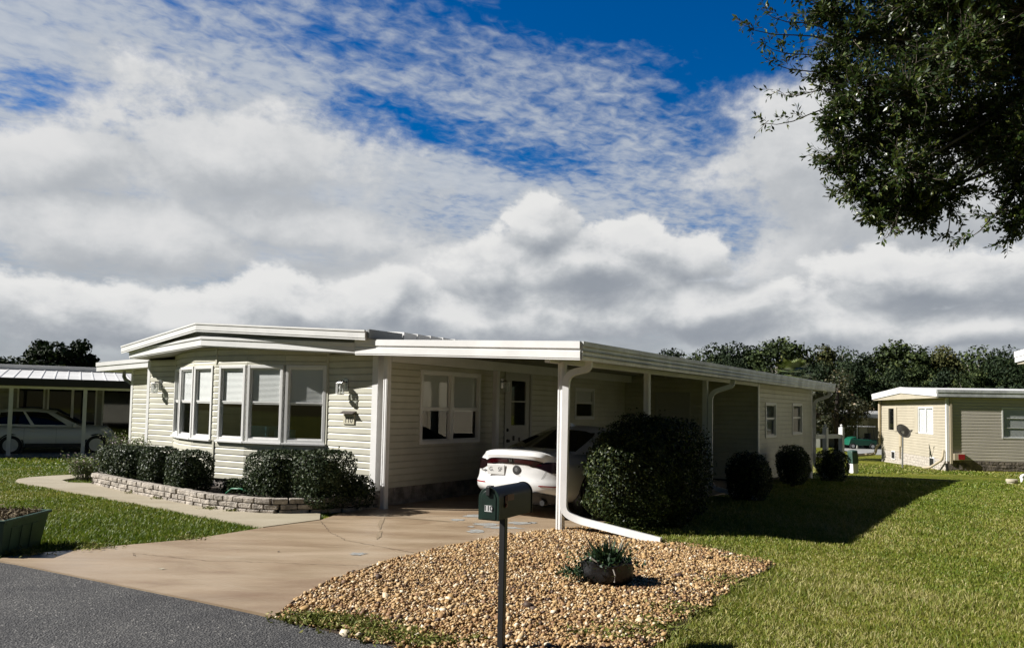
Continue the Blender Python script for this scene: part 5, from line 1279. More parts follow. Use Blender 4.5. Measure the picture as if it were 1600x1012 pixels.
for x in (-0.5, 0.5):
    for y0, y1 in ((0.72, 0.6), (-0.95, -0.85)):
        mb = MB(); mb.tube([(x, y0, 0.75), (x, y1, 1.76)], 0.02, 6); mb.build('canopy_post', M['black'], gc)
    for y in (-0.75, 0.82):
        s = 1 if x > 0 else -1; mb = MB(); mb.lathe((x*1.1, y, 0.22), [(0.0, -0.1), (0.22, -0.1), (0.22, 0.1), (0.0, 0.1)], 16, ax=0); w_ = mb.build('wheel', M['rubber'], gc)
        mb = MB(); mb.lathe((x*1.1 + s*0.105, y, 0.22), [(0.0, 0.0), (0.13, 0.0), (0.13, 0.004), (0, 0.004)], 14, ax=0); mb.build('rim', M['white'], w_)

dish = thing('satellite_dish', 'grey satellite dish on a thin pole before the beige home', 'satellite dish', (17.0, 32.9, gz(32.9)))
mb = MB(); mb.tube([(0, 0, -0.2), (0.03, 0, 1.45)], 0.035, 8); mb.build('pole', M['steel'], dish, smooth=50)
Dn = Vector((0.30, -0.80, 0.48)).normalized(); ux = Dn.cross(Vector((0, 0, 1))).normalized(); uy = ux.cross(Dn)
c0 = Vector((0.04, -0.05, 1.62)); mb = MB(); n = 28
for i in range(7):
    q = i/6.0
    for k in range(n):
        a = 2*PI*k/n; p = c0 + ux*math.cos(a)*0.37*q + uy*math.sin(a)*0.33*q - Dn*(0.09*(1-q*q)); mb.v.append(tuple(p))
for i in range(6):
    for k in range(n): mb.f.append((i*n+k, i*n+(k+1) % n, (i+1)*n+(k+1) % n, (i+1)*n+k)); mb.mi.append(0)
dr_ = mb.build('reflector', M['dishgrey'], dish, smooth=60); sd = dr_.modifiers.new('Solid', 'SOLIDIFY'); sd.thickness = 0.012
mb = MB(); hd = c0 + Dn*0.42 - uy*0.18; mb.tube([c0 - uy*0.33, hd], 0.014, 6); mb.tube([tuple(hd - Dn*0.02), tuple(hd + uy*0.02 - Dn*0.10)], 0.035, 8); mb.build('feed_arm', M['dishgrey'], dish)
mb = MB(); mb.obox(c0 - Dn*0.12 - uy*0.05, (0.12, 0.12, 0.18), Matrix.Identity(3)); mb.build('bracket', M['steel'], dish)

pd = thing('utility_pedestal', 'leaning utility pedestal with dark green top and pale base on the right lawn', 'pedestal', (11.32, 25.0, gz(25)))
pd.rotation_euler = (0.03, -0.10, 0.3)
mb = MB(); fr_box(mb, 0.10, 0.10, 0.11, 0.11, -0.1, 0.36); mb.build('base', M['white'], pd, bevel=0.02)
mb = MB(); fr_box(mb, 0.125, 0.125, 0.115, 0.115, 0.36, 0.74); fr_box(mb, 0.13, 0.13, 0.09, 0.09, 0.742, 0.79); mb.build('cover', M['lawnsign'], pd, bevel=0.02)
cc_ = thing('well_cap', 'squat cream concrete cap in the lawn near the right edge', 'cap', (13.25, 20.05, gz(20.05)))
mb = MB(); mb.lathe((0, 0, -0.1), [(0.12, 0), (0.12, 0.18), (0.14, 0.185), (0.14, 0.235), (0.13, 0.245), (0, 0.25)], 18); mb.build('cap', M['concretecap'], cc_, smooth=35)
st = thing('vent_pipe', 'short white bent pipe poking from the lawn at the right edge', 'pipe', (14.15, 21.0, gz(21)))
mb = MB(); mb.tube(curve([(0, 0, -0.1), (0, 0, 0.2), (0.12, 0, 0.22)]), 0.05, 8); mb.build('pipe', M['white'], st, smooth=50)
st = thing('valve_stub', 'short black stub in the lawn beside the cream cap', 'stub', (13.35, 19.5, gz(19.5)))
mb = MB(); mb.lathe((0, 0, -0.05), [(0.035, 0), (0.035, 0.16), (0.05, 0.165), (0.05, 0.19), (0, 0.195)], 10); mb.build('stub', M['black'], st, smooth=35)
st = thing('vent_stake', 'short black stake leaning before the crawl vent of the beige home', 'stake', (17.3, 30.1, gz(30.1)))
mb = MB(); mb.tube([(0.05, 0, -0.05), (0.0, 0, 0.32)], 0.05, 6); mb.build('stake', M['black'], st)

rl = thing('porch_railing', 'white wooden porch railing with square posts behind the storage room', 'railing', (9.1, 21.9, gz(21.9)), R(40))
for x, h in ((0.0, 1.45), (0.95, 1.45), (-0.9, 1.45)):
    mb = MB(); mb.box((x-0.06, -0.06, -0.05), (x+0.06, 0.06, h)); mb.lathe((x, 0, h), [(0.05, 0), (0.02, 0.03), (0.04, 0.06), (0.0, 0.1)], 10); mb.build('post', M['white'], rl)
for z in (0.66, 1.2):
    for a, b in ((-0.84, -0.061), (0.061, 0.889)): mb = MB(); mb.box((a, -0.03, z-0.07), (b, 0.03, z+0.05)); mb.build('rail', M['white'], rl)

# ------------------------------------------------------------------ trees
def tree_meshes(h, rad, low, seed, ncl, nl, size, squash=0.8):
    """crown and trunk meshes of one tree, base at the origin"""
    rng = np.random.default_rng(seed); r = random.Random(seed)
    cz = (h + low)/2; hz_ = (h - low)/2
    C = []
    while len(C) < ncl:
        v = rng.uniform(-1, 1, 3); l = np.linalg.norm(v)
        if l > 1 or l < 0.35: continue
        wz = 1 - 0.35*max(0, -v[2])                    # narrower below
        C.append((v[0]*rad*0.85*wz, v[1]*rad*0.85*wz, cz + v[2]*hz_*0.85, rad*r.uniform(0.22, 0.42)))
    C.append((0, 0, cz + hz_*0.5, rad*0.4))
    Ps = []
    for x, y, z, q in C:
        m = int(nl/len(C)*r.uniform(0.6, 1.4)); v = rng.normal(size=(m, 3)); v /= np.linalg.norm(v, axis=1, keepdims=True)
        k = rng.uniform(0.45, 1.05, (m, 1)); P = v*k*q*np.array([1, 1, squash]) + np.array([x, y, z]); Ps.append(np.c_[P, v])
    A = np.concatenate(Ps); P = A[:, :3]; Nv = A[:, 3:] + rng.normal(size=P.shape)*0.8 + np.array([0, 0, 0.3])
    V, F = leaf_quads(P, Nv, rng.uniform(0.6, 1.4, len(P))*size, rng, asp=0.7, fold=0.1)
    tint = np.clip(rng.normal(size=len(P))*0.2 + 0.45 + 0.2*noise3(P, seed+1, 2.2/rad), 0, 1)
    tb = MB(); tr = 0.035*h + 0.04
    tb.tube([(0, 0, -0.3), (0.03*h*r.uniform(-1, 1), 0.03*h*r.uniform(-1, 1), low + 0.2*(h-low)), (0.04*h*r.uniform(-1, 1), 0, h*0.8)], tr, 7, scales=[1.3, 0.85, 0.25])
    for x, y, z, q in C[:10]:
        z0 = low*0.9 + r.uniform(0.0, 0.25)*(h-low); tb.tube([(0, 0, z0), (x*0.5, y*0.5, z0 + (z-z0)*0.6), (x*1.05, y*1.05, z)], tr*0.45, 5, scales=[1, 0.7, 0.25])
    return V, F, tint, tb
def tree(name, label, cat, loc, h, rad, low, seed, material, bark, ncl=26, nl=3000, size=0.4, group=None):
    t = thing(name, label, cat, loc, 0, group)
    V, F, tint, tb = tree_meshes(h, rad, low, seed, ncl, nl, size)
    np_mesh('crown', V, F, material, tint=tint, parent=t); tb.build('trunk', bark, t, smooth=60)
    return t
def px_at(px, Y): return (px - 800)/1180.0*Y
def top_h(px, py, Y): return 1.6 + (637 + (px-800)*0.0192 - py)/1180.0*Y

protos = {}
WOOD = 'trees in the wooded line beyond the right homes'
KIND = {'d': ('dense dark green broadleaf tree in the wooded line beyond the right homes', 'farleafdark', 'darkbark'),
        'g': ('mid green rounded broadleaf tree in the wooded line beyond the right homes', 'farleaf', 'palebark'),
        'o': ('olive toned looser tree with pale limbs in the wooded line beyond the right homes', 'farleafolive', 'palebark')}
for i, k in enumerate('dgo'):
    for v in range(2):
        protos[k+str(v)] = tree('woodland_tree', KIND[k][0], 'tree', (0, -400, 0), 11.0, 4.3 if k != 'o' else 3.8, 1.0 if v else 2.2, 200+i*7+v, M[KIND[k][1]], M[KIND[k][2]], 40 if k != 'o' else 30, 7500 if k != 'o' else 5200, 0.34, WOOD)
used = set(); r = random.Random(12)
line = [(1040, 545, 118, 'd'), (1092, 543, 100, 'g'), (1122, 537, 104, 'd'), (1158, 540, 98, 'd'), (1190, 533, 102, 'd'), (1215, 532, 96, 'g'), (1250, 538, 98, 'd'), (1288, 536, 94, 'o'), (1312, 538, 98, 'g'), (1345, 540, 92, 'd'),
        (1380, 540, 95, 'o'), (1412, 538, 90, 'g'), (1440, 543, 92, 'o'), (1470, 546, 88, 'o'), (1498, 544, 96, 'g'), (1532, 541, 90, 'g'), (1565, 544, 92, 'd'), (1598, 544, 88, 'g'), (1640, 540, 90, 'd'),
        (1180, 562, 84, 'g'), (1232, 566, 82, 'd'), (1275, 560, 80, 'd'), (1330, 562, 78, 'd'), (1365, 568, 80, 'g'), (1400, 570, 78, 'd'), (1440, 572, 80, 'g'), (1490, 566, 76, 'd'), (1525, 572, 74, 'g'), (1560, 566, 76, 'd'), (1590, 570, 74, 'd'), (1145, 558, 86, 'd'), (1640, 565, 76, 'g'), (1085, 560, 96, 'd')]
for px, py, Y, k in line:
    key = k + str(r.randint(0, 1)); h = top_h(px, py + r.uniform(-9, 12), Y) - gz(Y)
    o = protos[key] if key not in used else copy_tree(protos[key]); used.add(key)
    s = h/11.0; o.location = (px_at(px, Y), Y, gz(Y)); o.scale = (s*r.uniform(0.72, 1.1), s*r.uniform(0.75, 1.1), s); o.rotation_euler = (0, 0, r.uniform(0, 6.28))
for k, o in list(protos.items()):
    if k not in used:
        for c in list(o.children): bpy.data.objects.remove(c)
        bpy.data.objects.remove(o)
def undergrowth():
    rng = np.random.default_rng(301); m = 16000
    x = rng.uniform(14, 74, m); y = 70 + rng.uniform(0, 10, m) + (x < 40)*8; z = rng.uniform(0, 1, m)**1.2*(4.0 + 1.2*np.sin(x*0.6) + 0.8*np.sin(x*1.7)) - 1.4
    P = np.c_[x, y, z]; V, F = leaf_quads(P, rng.normal(size=P.shape) + np.array([-0.3, -0.6, 0.6]), rng.uniform(0.3, 0.75, m), rng, asp=0.75)
    o = np_mesh('undergrowth', V, F, M['farleafdark'], tint=rng.uniform(size=m)); tag(o, kind='stuff')
undergrowth()

LT = 'dark oaks behind the home on the left'
for px, py, Y, rad, lab, sd in ((62, 527, 58, 2.9, 'large dark oak crown behind the left carport, nearest the picture edge', 401), (118, 531, 60, 2.0, 'smaller dark oak crown behind the left carport, right of the large one', 402), (-30, 545, 56, 2.6, 'dark oak at the left picture edge behind the carport roof', 403), (180, 578, 64, 2.6, 'low dark treetop just left of the side room roof behind the left carport', 404)):
    tree('oak_tree', lab, 'tree', (px_at(px, Y), Y, gz(Y)), top_h(px, py, Y) - gz(Y), rad, 1.2, sd, M['farleafdark'], M['darkbark'], 40, 8000, 0.30, LT)

tree('crape_myrtle', 'rusty leaved small tree behind the storage room and white railing', 'tree', (px_at(1308, 41), 41, gz(41)), top_h(1308, 578, 41) - gz(41), 2.1, 1.0, 451, M['rustleaf'], M['darkbark'], 26, 5200, 0.13)
tree('small_tree', 'thin rusty topped tree behind the far end of the storage room', 'tree', (px_at(1262, 40), 40, gz(40)), top_h(1262, 590, 40) - gz(40), 1.4, 0.8, 452, M['rustleaf'], M['darkbark'], 18, 2600, 0.15)

pm = thing('palm_tree', 'pale green fan palm before the dark wooded line', 'palm', (px_at(1239, 62), 62, gz(62)))
mb = MB(); ph_ = top_h(1239, 585, 62) - gz(62); mb.tube([(0, 0, -0.3), (0.1, 0, ph_*0.5), (0, 0, ph_)], 0.20, 8, scales=[1.2, 1, 0.9]); mb.build('trunk', M['bark'], pm, smooth=60)
def fronds():
    rng = np.random.default_rng(460); Vs = []; n = 0
    for k in range(34):
        a = rng.uniform(0, 2*PI); e = rng.uniform(-0.5, 1.2); d = np.array([math.cos(a)*math.cos(e), math.sin(a)*math.cos(e), math.sin(e)])
        c = np.array([0, 0, ph_]) + d*0.9; u = np.cross(d, [0, 0, 1.0]); u /= np.linalg.norm(u); w = np.cross(u, d)
        for j in range(13):
            t = -1.25 + 2.5*j/12; q = d*math.cos(t) + u*math.sin(t); L_ = 0.95*(1 - 0.12*abs(t)); s = np.cross(q, w)*0.045
            Vs += [c, c + q*L_*0.5 + s, c + q*L_ - np.array([0, 0, 0.18]), c + q*L_*0.5 - s]
    V = np.array(Vs); F = np.arange(len(V)).reshape(-1, 4); np_mesh('crown', V, F, M['palmleaf'], tint=rng.uniform(size=len(F)), parent=pm)
fronds()

# the near live oak whose crown hangs in at the upper right
def near_oak():
    t = thing('live_oak', 'overhanging oak with small glossy leaves filling the upper right of the view', 'tree', (7.6, 7.4, 0))
    base = np.array([7.6, 7.4, 0.0]); rng = np.random.default_rng(501); r = random.Random(501)
    f = 1180.0; cpi, spi = math.cos(R(3.0)), math.sin(R(3.0)); cr, sr = math.cos(R(1.1)), math.sin(R(1.1))
    def at(px, py, Y):
        xx, uu = (px-800)/f, -(py-575)/f; x = xx*cr - uu*sr; u = xx*sr + uu*cr
        d = np.array([x, cpi - u*spi, spi + u*cpi]); return np.array([0, 0, 1.6]) + d*(Y/d[1])
    # measured clump centres: pixel, radius in px, distance
    cl = []
    for px, py, rp, Y in ((1330, 60, 55, 7.0), (1345, 140, 60, 6.8), (1375, 210, 65, 6.9), (1410, 270, 60, 6.7), (1470, 300, 55, 6.8), (1395, 60, 70, 7.3), (1420, 150, 75, 6.7), (1470, 220, 75, 7.1), (1500, 90, 85, 6.6), (1540, 190, 70, 6.9),
                          (1580, 110, 80, 7.0), (1600, 220, 70, 6.6), (1590, 290, 48, 6.7), (1500, 20, 90, 7.2), (1440, -10, 80, 6.8), (1600, 20, 90, 6.9), (1340, -20, 60, 7.1), (1380, 320, 30, 6.9), (1440, 335, 32, 6.8), (1590, 345, 32, 6.6), (1650, 160, 100, 7.0), (1660, 320, 70, 6.7), (1690, 40, 110, 7.2),
                          (1290, 20, 34, 7.0), (1310, 190, 40, 6.9), (1315, 245, 40, 6.9), (1345, 290, 42, 6.9), (1375, 335, 36, 6.8), (1305, 110, 42, 7.0), (1410, 320, 40, 6.9), (1545, 60, 80, 7.6), (1450, 120, 80, 7.7), (1560, 240, 55, 7.5)):
        cl.append((at(px, py, Y), rp/f*Y, (px, py)))
    for k in range(95):         # the rest of the crown, out of frame above and to the right
        p = np.array([r.uniform(3.8, 11.0), r.uniform(4.6, 10.5), r.uniform(4.9, 8.5)])
        px = 800 + f*p[0]/p[1]; py = 637 - f*(p[2]-1.6)/p[1]
        if px < 1700 and py > -60: continue
        if px < 1350: continue
        cl.append((p, r.uniform(0.45, 0.7), (px, py)))
    Pl, Nl, Sl = [], [], []
    wood = MB()
    trunk_top = np.array([7.3, 7.3, 3.4])
    wood.tube([base*0 + np.array([0, 0, -0.3]), np.array([-0.1, 0, 1.8]), trunk_top - base, np.array([-0.5, -0.1, 5.5])], 0.34, 10, scales=[1.35, 1.0, 0.85, 0.5])
    def twig(start, d, length, nleaf, rad=0.006, size=0.054):
        P = [start]; d = d/np.linalg.norm(d); n = 5
        for i in range(n):
            d = d + rng.normal(size=3)*0.16 + np.array([0, 0, -0.03]); d /= np.linalg.norm(d); P.append(P[-1] + d*length/n)
        wood.tube([tuple(p - base) for p in P], rad, 4, scales=[1, 0.9, 0.8, 0.65, 0.5, 0.3])
        for k in range(nleaf):
            u = r.uniform(0.12, 1.02)*n; i = min(int(u), n-1); q = P[i] + (P[i+1]-P[i])*(u-i)
            dd = (P[i+1]-P[i])/np.linalg.norm(P[i+1]-P[i])
            out = rng.normal(size=3); out -= dd*(out @ dd); out /= np.linalg.norm(out)
            Pl.append(q + out*size*0.45 + dd*0.01); tdir = out*0.8 + dd*0.7; Nl.append((tdir, rng.normal(size=3) + np.array([0, 0, 0.8]))); Sl.append(size*r.uniform(0.7, 1.25))
    for c, rad, px in cl:
        inframe = px[0] < 1640 and px[1] > -40
        fork = trunk_top + np.array([-0.8, -0.3, 1.2]) if c[0] < 6.5 else trunk_top
        mid = (fork + c)/2 + np.array([0, 0, 0.35]) + rng.normal(size=3)*0.15
        wood.tube([tuple(fork - base), tuple(mid - base), tuple(c - base)], 0.03, 5, scales=[1.2, 0.7, 0.28])
        nt = int((150 if inframe else 50)*(rad/0.4)**1.6) + 5
        for k in range(nt):
            v = rng.normal(size=3); v /= np.linalg.norm(v); v[2] = v[2]*0.9
            s = c + v*rad*r.uniform(0.0, 0.55)
            twig(s, v + rng.normal(size=3)*0.35, rad*r.uniform(0.45, 0.8), 19 if inframe else 9, 0.004, 0.054 if inframe else 0.09)
    # loose sprays sticking out against the sky
    for (x0, y0, x1, y1, Y, n) in ((1330, 80, 1150, 32, 7.0, 46), (1320, 110, 1185, 62, 7.0, 40), (1310, 60, 1188, 12, 7.0, 38), (1330, 140, 1190, 85, 6.9, 36), (1340, 170, 1188, 190, 6.9, 46), (1335, 150, 1205, 140, 6.9, 30), (1350, 230, 1262, 240, 6.9, 30), (1370, 270, 1285, 305, 6.9, 30), (1400, 300, 1335, 345, 6.8, 30),
                                     (1420, 310, 1380, 372, 6.8, 30), (1460, 320, 1440, 350, 6.8, 20), (1490, 320, 1478, 372, 6.8, 24), (1590, 320, 1500, 372, 6.6, 34), (1600, 340, 1560, 385, 6.6, 26), (1600, 330, 1530, 335, 6.6, 28), (1340, 30, 1240, 20, 7.1, 30), (1310, 20, 1250, -10, 7.1, 24)):
        a, b = at(x0, y0, Y), at(x1, y1, Y + r.uniform(-0.3, 0.3)); L_ = np.linalg.norm(b-a)
        P = [a + (b-a)*i/6 + np.array([0, 0, 0.05*math.sin(i)]) for i in range(7)]
        wood.tube([tuple(p - base) for p in P], 0.008, 5, scales=[1, 0.9, 0.8, 0.7, 0.6, 0.4, 0.25])
        for k in range(int(n*0.36)):
            u = r.uniform(0.15, 1.0); twig(a + (b-a)*u, (b-a)/L_ + rng.normal(size=3)*0.55, r.uniform(0.10, 0.24)*(1.2-0.5*u), 8, 0.003)
    P = np.array(Pl); T = np.array([q[0] for q in Nl]); Nv = np.array([q[1] for q in Nl]); S = np.array(Sl)[:, None]
    T /= np.linalg.norm(T, axis=1, keepdims=True); B = np.cross(Nv, T); B /= np.linalg.norm(B, axis=1, keepdims=True); N3 = np.cross(T, B)
    V = np.stack([P - T*S*0.5, P + B*S*0.19 + N3*S*0.06, P + T*S*0.5, P - B*S*0.19 + N3*S*0.06], axis=1).reshape(-1, 3) - base
    F = np.arange(len(V)).reshape(-1, 4)
    np_mesh('crown', V, F, M['oakleaf'], tint=np.clip(rng.normal(size=len(P))*0.26 + 0.58, 0, 1), parent=t)
    wood.build('trunk', M['bark'], t, smooth=60)
    print('oak leaves', len(P))
near_oak()

# ------------------------------------------------------------------ sky, sun, camera
SUN_EL = 36.0
world = bpy.data.worlds.new('World'); SC.world = world; world.use_nodes = True
WT = world.node_tree; WN, WL = WT.nodes, WT.links
for n in list(WN): WN.remove(n)
def mth(op, a, b=None, c=None, clamp=False):
    n = WN.new('ShaderNodeMath'); n.operation = op; n.use_clamp = clamp
    for i, v in enumerate((a, b, c)):
        if v is None: continue
        if isinstance(v, (int, float)): n.inputs[i].default_value = v
        else: WL.new(v, n.inputs[i])
    return n.outputs[0]
def add(a, b): return mth('ADD', a, b)
def sub(a, b): return mth('SUBTRACT', a, b)
def mul(a, b): return mth('MULTIPLY', a, b)
def mx_(a, b): return mth('MAXIMUM', a, b)
def mn_(a, b): return mth('MINIMUM', a, b)
def smooth(x, lo, hi, o0=0.0, o1=1.0):
    n = WN.new('ShaderNodeMapRange'); n.interpolation_type = 'SMOOTHSTEP'
    WL.new(x, n.inputs[0]); n.inputs[1].default_value = lo; n.inputs[2].default_value = hi; n.inputs[3].default_value = o0; n.inputs[4].default_value = o1
    return n.outputs[0]
def vec(x, y, z=0.0):
    n = WN.new('ShaderNodeCombineXYZ')
    for i, v in enumerate((x, y, z)):
        if isinstance(v, (int, float)): n.inputs[i].default_value = v
        else: WL.new(v, n.inputs[i])
    return n.outputs[0]
def noise(v, scale, detail=6, rough=0.55, dist=0.0, lac=2.0):
    n = WN.new('ShaderNodeTexNoise'); n.inputs['Scale'].default_value = scale; n.inputs['Detail'].default_value = detail
    n.inputs['Roughness'].default_value = rough; n.inputs['Distortion'].default_value = dist; n.inputs['Lacunarity'].default_value = lac
    WL.new(v, n.inputs['Vector']); return n.outputs['Fac']
def col(c): n = WN.new('ShaderNodeRGB'); n.outputs[0].default_value = (*c, 1); return n.outputs[0]
def cmix(f, a, b):
    n = WN.new('ShaderNodeMix'); n.data_type = 'RGBA'; n.clamp_factor = True
    WL.new(f, n.inputs[0]); WL.new(a, n.inputs[6]); WL.new(b, n.inputs[7]); return n.outputs[2]
tcw = WN.new('ShaderNodeTexCoord'); sep = WN.new('ShaderNodeSeparateXYZ'); WL.new(tcw.outputs['Generated'], sep.inputs[0])
dx, dy, dz = sep.outputs
az = mth('ARCTAN2', dx, dy); el = mth('ARCSINE', dz)
# clouds are laid out by compass direction and height above the horizon (radians)
def pa(px): return math.atan((px-800)/1180.0)
def pe(px, py): return math.atan((637 + (px-800)*0.0192 - py)/1180.0*math.cos(pa(px)))
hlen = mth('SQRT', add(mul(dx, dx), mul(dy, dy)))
front = mul(smooth(mth('DIVIDE', dy, mx_(hlen, 0.001)), 0.55, 0.80), smooth(el, 0.95, 0.62))  # keeps clouds and bright sky to the view, weakening fill light
def voro(v, scale, detail=3.0, rough=0.5):
    n = WN.new('ShaderNodeTexVoronoi'); n.feature = 'F1'; n.inputs['Scale'].default_value = scale; n.inputs['Detail'].default_value = detail; n.inputs['Roughness'].default_value = rough
    n.inputs['Lacunarity'].default_value = 2.1; n.normalize = True; WL.new(v, n.inputs['Vector']); return n.outputs['Distance']
w1 = mul(sub(noise(vec(az, mul(el, 1.4), 3.0), 5.0, 2, 0.55), 0.5), 0.19); w2 = mul(sub(noise(vec(az, mul(el, 1.4), 9.0), 5.0, 2, 0.55), 0.5), 0.12)
fine = noise(vec(az, mul(el, 1.4), 7.0), 38.0, 4, 0.62)
def field(aa, ee, blobs, puff, soft, seed, amp, det):
    """cloud density: soft blobs broken up by warped noise and cauliflower cells"""
    aw, ew = add(aa, w1), add(ee, w2); d = None
    for px, py, rx, ry in blobs:
        u = mul(sub(aw, pa(px)), 1180.0/rx); v = mul(sub(ew, pe(px, py)), 1180.0/ry)
        b = sub(1.0, mth('SQRT', add(mul(u, u), mul(v, v)))); d = b if d is None else mx_(d, b)
    p = vec(add(aa, mul(w2, 0.5)), add(mul(ee, 1.35), mul(w1, 0.4)), seed + 2.0)
    n = add(mul(sub(noise(p, soft, det, 0.60), 0.5), amp), mul(sub(0.42, voro(p, puff, 3.0, 0.6)), amp*0.45))
    return add(mx_(d, -1.2), n)
def cumulus(blobs, puff, soft, seed, amp, e0, e1, shade, dup=0.034, dleft=-0.020):
    c1 = field(az, el, blobs, puff, soft, seed, amp, 7); c2 = field(add(az, dleft), add(el, dup), blobs, puff, soft, seed, amp, 5)
    c1 = add(c1, mul(sub(fine, 0.5), 0.55))
    m = smooth(sub(c1, mul(sub(1.0, front), 3.0)), e0, e1)
    lit_ = smooth(add(sub(c1, c2), mul(sub(fine, 0.5), 0.15)), -shade, shade)
    return m, lit_, c1
def ramp(x, stops):
    n = WN.new('ShaderNodeValToRGB'); WL.new(x, n.inputs[0]); e = n.color_ramp.elements
    while len(e) < len(stops): e.new(0.5)
    for q_, (p, c) in zip(e, stops): q_.position = p; q_.color = (*c, 1)
    return n.outputs[0]
# a pale bank of stratus round the lower sky
stn = noise(vec(az, mul(el, 2.2), 4.0), 6.0, 7, 0.55, 0.3)
st_m = mul(smooth(add(el, mul(sub(stn, 0.5), -0.22)), 0.30, 0.10), smooth(front, 0.0, 0.6))
st_c = ramp(add(mul(stn, 0.9), mul(smooth(el, 0.02, 0.28), 0.10)), [(0.28, (0.36, 0.39, 0.43)), (0.50, (0.55, 0.58, 0.61)), (0.72, (0.74, 0.76, 0.78))])
# soft big cumulus of the middle sky
mA, lA, cA = cumulus([(330, 235, 260, 95), (100, 250, 190, 75), (215, 375, 190, 52), (480, 345, 170, 50), (1240, 235, 160, 105), (1480, 290, 250, 110), (700, 430, 240, 60), (1330, 420, 240, 80)], 9.0, 6.0, 1.0, 1.7, -0.15, 0.50, 1.0, 0.040)
colA = ramp(add(mul(lA, 0.95), mul(smooth(cA, 0.9, 0.1), 0.12)), [(0.10, (0.49, 0.52, 0.56)), (0.42, (0.60, 0.625, 0.655)), (0.72, (0.76, 0.775, 0.79)), (1.0, (0.90, 0.90, 0.90))])
# crisp heaped heads low over the roofs
mB, lB, cB = cumulus([(110, 490, 190, 50), (470, 480, 150, 48), (585, 470, 60, 55), (845, 365, 70, 62), (760, 410, 110, 50), (1030, 385, 110, 48), (900, 425, 170, 50), (1120, 470, 150, 45), (300, 505, 120, 35), (860, 495, 240, 40), (1270, 500, 200, 38), (1450, 430, 150, 55), (1500, 520, 200, 36), (670, 500, 120, 40)], 13.0, 8.0, 11.0, 1.7, -0.10, 0.26, 0.85, 0.030)
colB = ramp(add(mul(lB, 0.95), mul(smooth(cB, 0.8, 0.05), 0.15)), [(0.08, (0.35, 0.385, 0.435)), (0.38, (0.49, 0.52, 0.56)), (0.64, (0.64, 0.665, 0.69)), (0.85, (0.82, 0.83, 0.84)), (1.0, (0.95, 0.95, 0.94))])
cumcol = cmix(mB, cmix(mA, st_c, colA), colB)
cmask = sub(1.0, mul(mul(sub(1.0, mA), sub(1.0, mB)), sub(1.0, mul(st_m, 0.94))))
def blob(a0, e0, ra, re):
    u = mul(sub(az, a0), 1.0/ra); v = mul(sub(el, e0), 1.0/re)
    return sub(1.0, mth('SQRT', add(mul(u, u), mul(v, v))))
# ---- altocumulus sheet: rows of small flakes on a high plane
inv = mth('DIVIDE', 1.0, mx_(add(dz, 0.10), 0.05))
pxx, pyy = mul(dx, inv), mul(dy, inv)
rx_ = add(mul(pxx, 0.82), mul(pyy, 0.57)); ry_ = sub(mul(pyy, 0.82), mul(pxx, 0.57))
pl_ = vec(mul(rx_, 0.95), mul(ry_, 1.15), 2.0)
fl = add(mul(noise(pl_, 20.0, 5, 0.56, 0.35), 0.62), mul(noise(pl_, 8.0, 4, 0.55, 0.5), 0.38)); veil = noise(vec(mul(rx_, 0.45), mul(ry_, 1.3), 5.0), 2.6, 5, 0.55, 0.3)
cover = None
for px, py, rx, ry, w in ((150, 100, 460, 230, 0.36), (560, 150, 360, 200, 0.26), (880, 200, 320, 190, 0.24), (1010, 180, 220, 150, 0.05), (480, 240, 330, 120, 0.22), (700, 330, 500, 110, 0.35), (40, 30, 200, 160, 0.25)):
    b = mul(smooth(blob(pa(px), pe(px, py), rx/1180.0, ry/1180.0), 0.0, 0.7), w); cover = b if cover is None else add(cover, b)
gap = None
for px, py, rx, ry, w in ((620, 185, 240, 55, 0.42), (1160, 60, 170, 100, 0.40), (960, 20, 200, 60, 0.25), (1000, 0, 420, 45, 0.25), (120, 150, 170, 48, 0.34), (480, 60, 120, 40, 0.25), (820, 250, 160, 45, 0.25), (1190, 150, 90, 60, 0.2)):
    b = mul(smooth(blob(pa(px), pe(px, py), rx/1180.0, ry/1180.0), 0.0, 0.7), w); gap = b if gap is None else add(gap, b)
low = smooth(el, 0.36, 0.16, 0.0, 0.35)
behind = mul(sub(1.0, front), -1.6)
acov = add(add(sub(add(cover, low), gap), behind), mul(sub(veil, 0.5), 0.85))
amask = smooth(add(acov, mul(sub(fl, 0.5), 1.75)), -0.14, 0.68)
amask = mul(amask, 0.93)
rampa = WN.new('ShaderNodeValToRGB'); WL.new(add(mul(fl, 0.7), mul(acov, 0.35)), rampa.inputs[0]); e = rampa.color_ramp.elements
e[0].position = 0.28; e[0].color = (0.34, 0.42, 0.56, 1); e[1].position = 0.70; e[1].color = (0.66, 0.70, 0.75, 1)
# ---- clear sky, dimmed outside the view to deepen the shade
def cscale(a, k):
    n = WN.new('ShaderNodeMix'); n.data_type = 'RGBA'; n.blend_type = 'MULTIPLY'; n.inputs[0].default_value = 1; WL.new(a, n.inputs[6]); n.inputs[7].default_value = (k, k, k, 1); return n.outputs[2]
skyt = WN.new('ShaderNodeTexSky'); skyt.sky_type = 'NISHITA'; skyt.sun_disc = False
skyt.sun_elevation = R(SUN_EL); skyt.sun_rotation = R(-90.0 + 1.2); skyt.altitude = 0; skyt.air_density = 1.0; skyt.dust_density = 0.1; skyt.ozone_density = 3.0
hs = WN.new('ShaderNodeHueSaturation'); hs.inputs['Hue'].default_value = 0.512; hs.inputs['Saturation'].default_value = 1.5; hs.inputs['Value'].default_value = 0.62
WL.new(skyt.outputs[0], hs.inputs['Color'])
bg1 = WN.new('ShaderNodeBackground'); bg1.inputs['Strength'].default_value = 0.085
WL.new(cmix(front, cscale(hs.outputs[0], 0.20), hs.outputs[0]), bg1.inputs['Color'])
cl_col = cmix(cmask, rampa.outputs[0], cumcol)
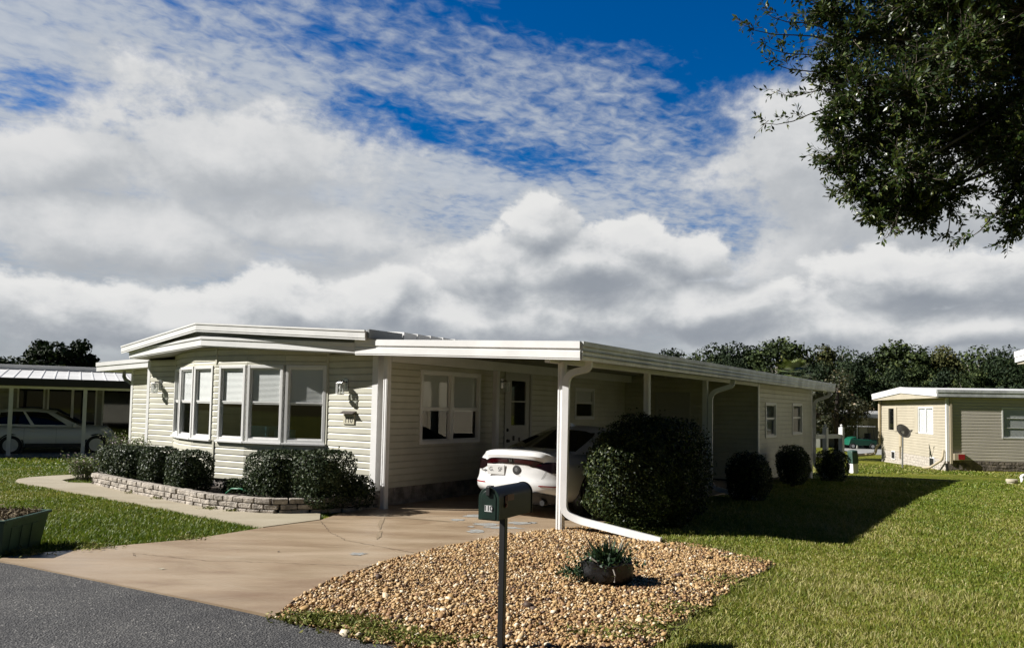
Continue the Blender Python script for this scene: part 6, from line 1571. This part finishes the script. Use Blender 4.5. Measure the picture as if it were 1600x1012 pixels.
bg2 = WN.new('ShaderNodeBackground'); bg2.inputs['Strength'].default_value = 0.455; WL.new(cl_col, bg2.inputs['Color'])
tot = sub(1.0, mul(sub(1.0, amask), sub(1.0, cmask)))
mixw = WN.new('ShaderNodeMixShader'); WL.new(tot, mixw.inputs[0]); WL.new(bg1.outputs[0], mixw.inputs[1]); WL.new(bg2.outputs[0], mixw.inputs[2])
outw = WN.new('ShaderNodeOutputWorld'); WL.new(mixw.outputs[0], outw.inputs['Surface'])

ld = bpy.data.lights.new('sun', 'SUN'); ld.energy = 5.0; ld.angle = R(0.53); ld.color = (1.0, 0.96, 0.90)
so = bpy.data.objects.new('sun', ld); COL.objects.link(so)
tv = Vector((math.cos(R(SUN_EL)), 0.02*math.cos(R(SUN_EL)), -math.sin(R(SUN_EL))))
so.rotation_euler = tv.to_track_quat('-Z', 'Y').to_euler(); so.location = (-20, 5, 20)

cd = bpy.data.cameras.new('camera'); cd.sensor_width = 36; cd.sensor_fit = 'HORIZONTAL'; cd.lens = 36*1180/1600.0
cd.shift_y = 69.0/1600.0; cd.clip_start = 0.05; cd.clip_end = 2000
co = bpy.data.objects.new('camera', cd); COL.objects.link(co); co.location = (0, 0, 1.6)
P_, Rr = R(3.0), R(1.1)
fwd = Vector((0, math.cos(P_), math.sin(P_))); up0 = Vector((0, -math.sin(P_), math.cos(P_))); rt0 = Vector((1, 0, 0))
# the content leans clockwise by Rr, so the camera turns the other way
rt = rt0*math.cos(Rr) + up0*math.sin(Rr); upv = up0*math.cos(Rr) - rt0*math.sin(Rr)
co.rotation_euler = Matrix((rt, upv, -fwd)).transposed().to_euler()
SC.camera = co
world.cycles.sampling_method = 'MANUAL'; world.cycles.sample_map_resolution = 512
SC.view_settings.view_transform = 'Standard'; SC.view_settings.look = 'None'; SC.view_settings.exposure = 0.88; SC.view_settings.gamma = 1.0
SC.render.engine = 'CYCLES'
try:
    SC.cycles.use_denoising = True; SC.cycles.max_bounces = 6; SC.cycles.transparent_max_bounces = 12; SC.cycles.caustics_reflective = False; SC.cycles.caustics_refractive = False
except Exception: pass
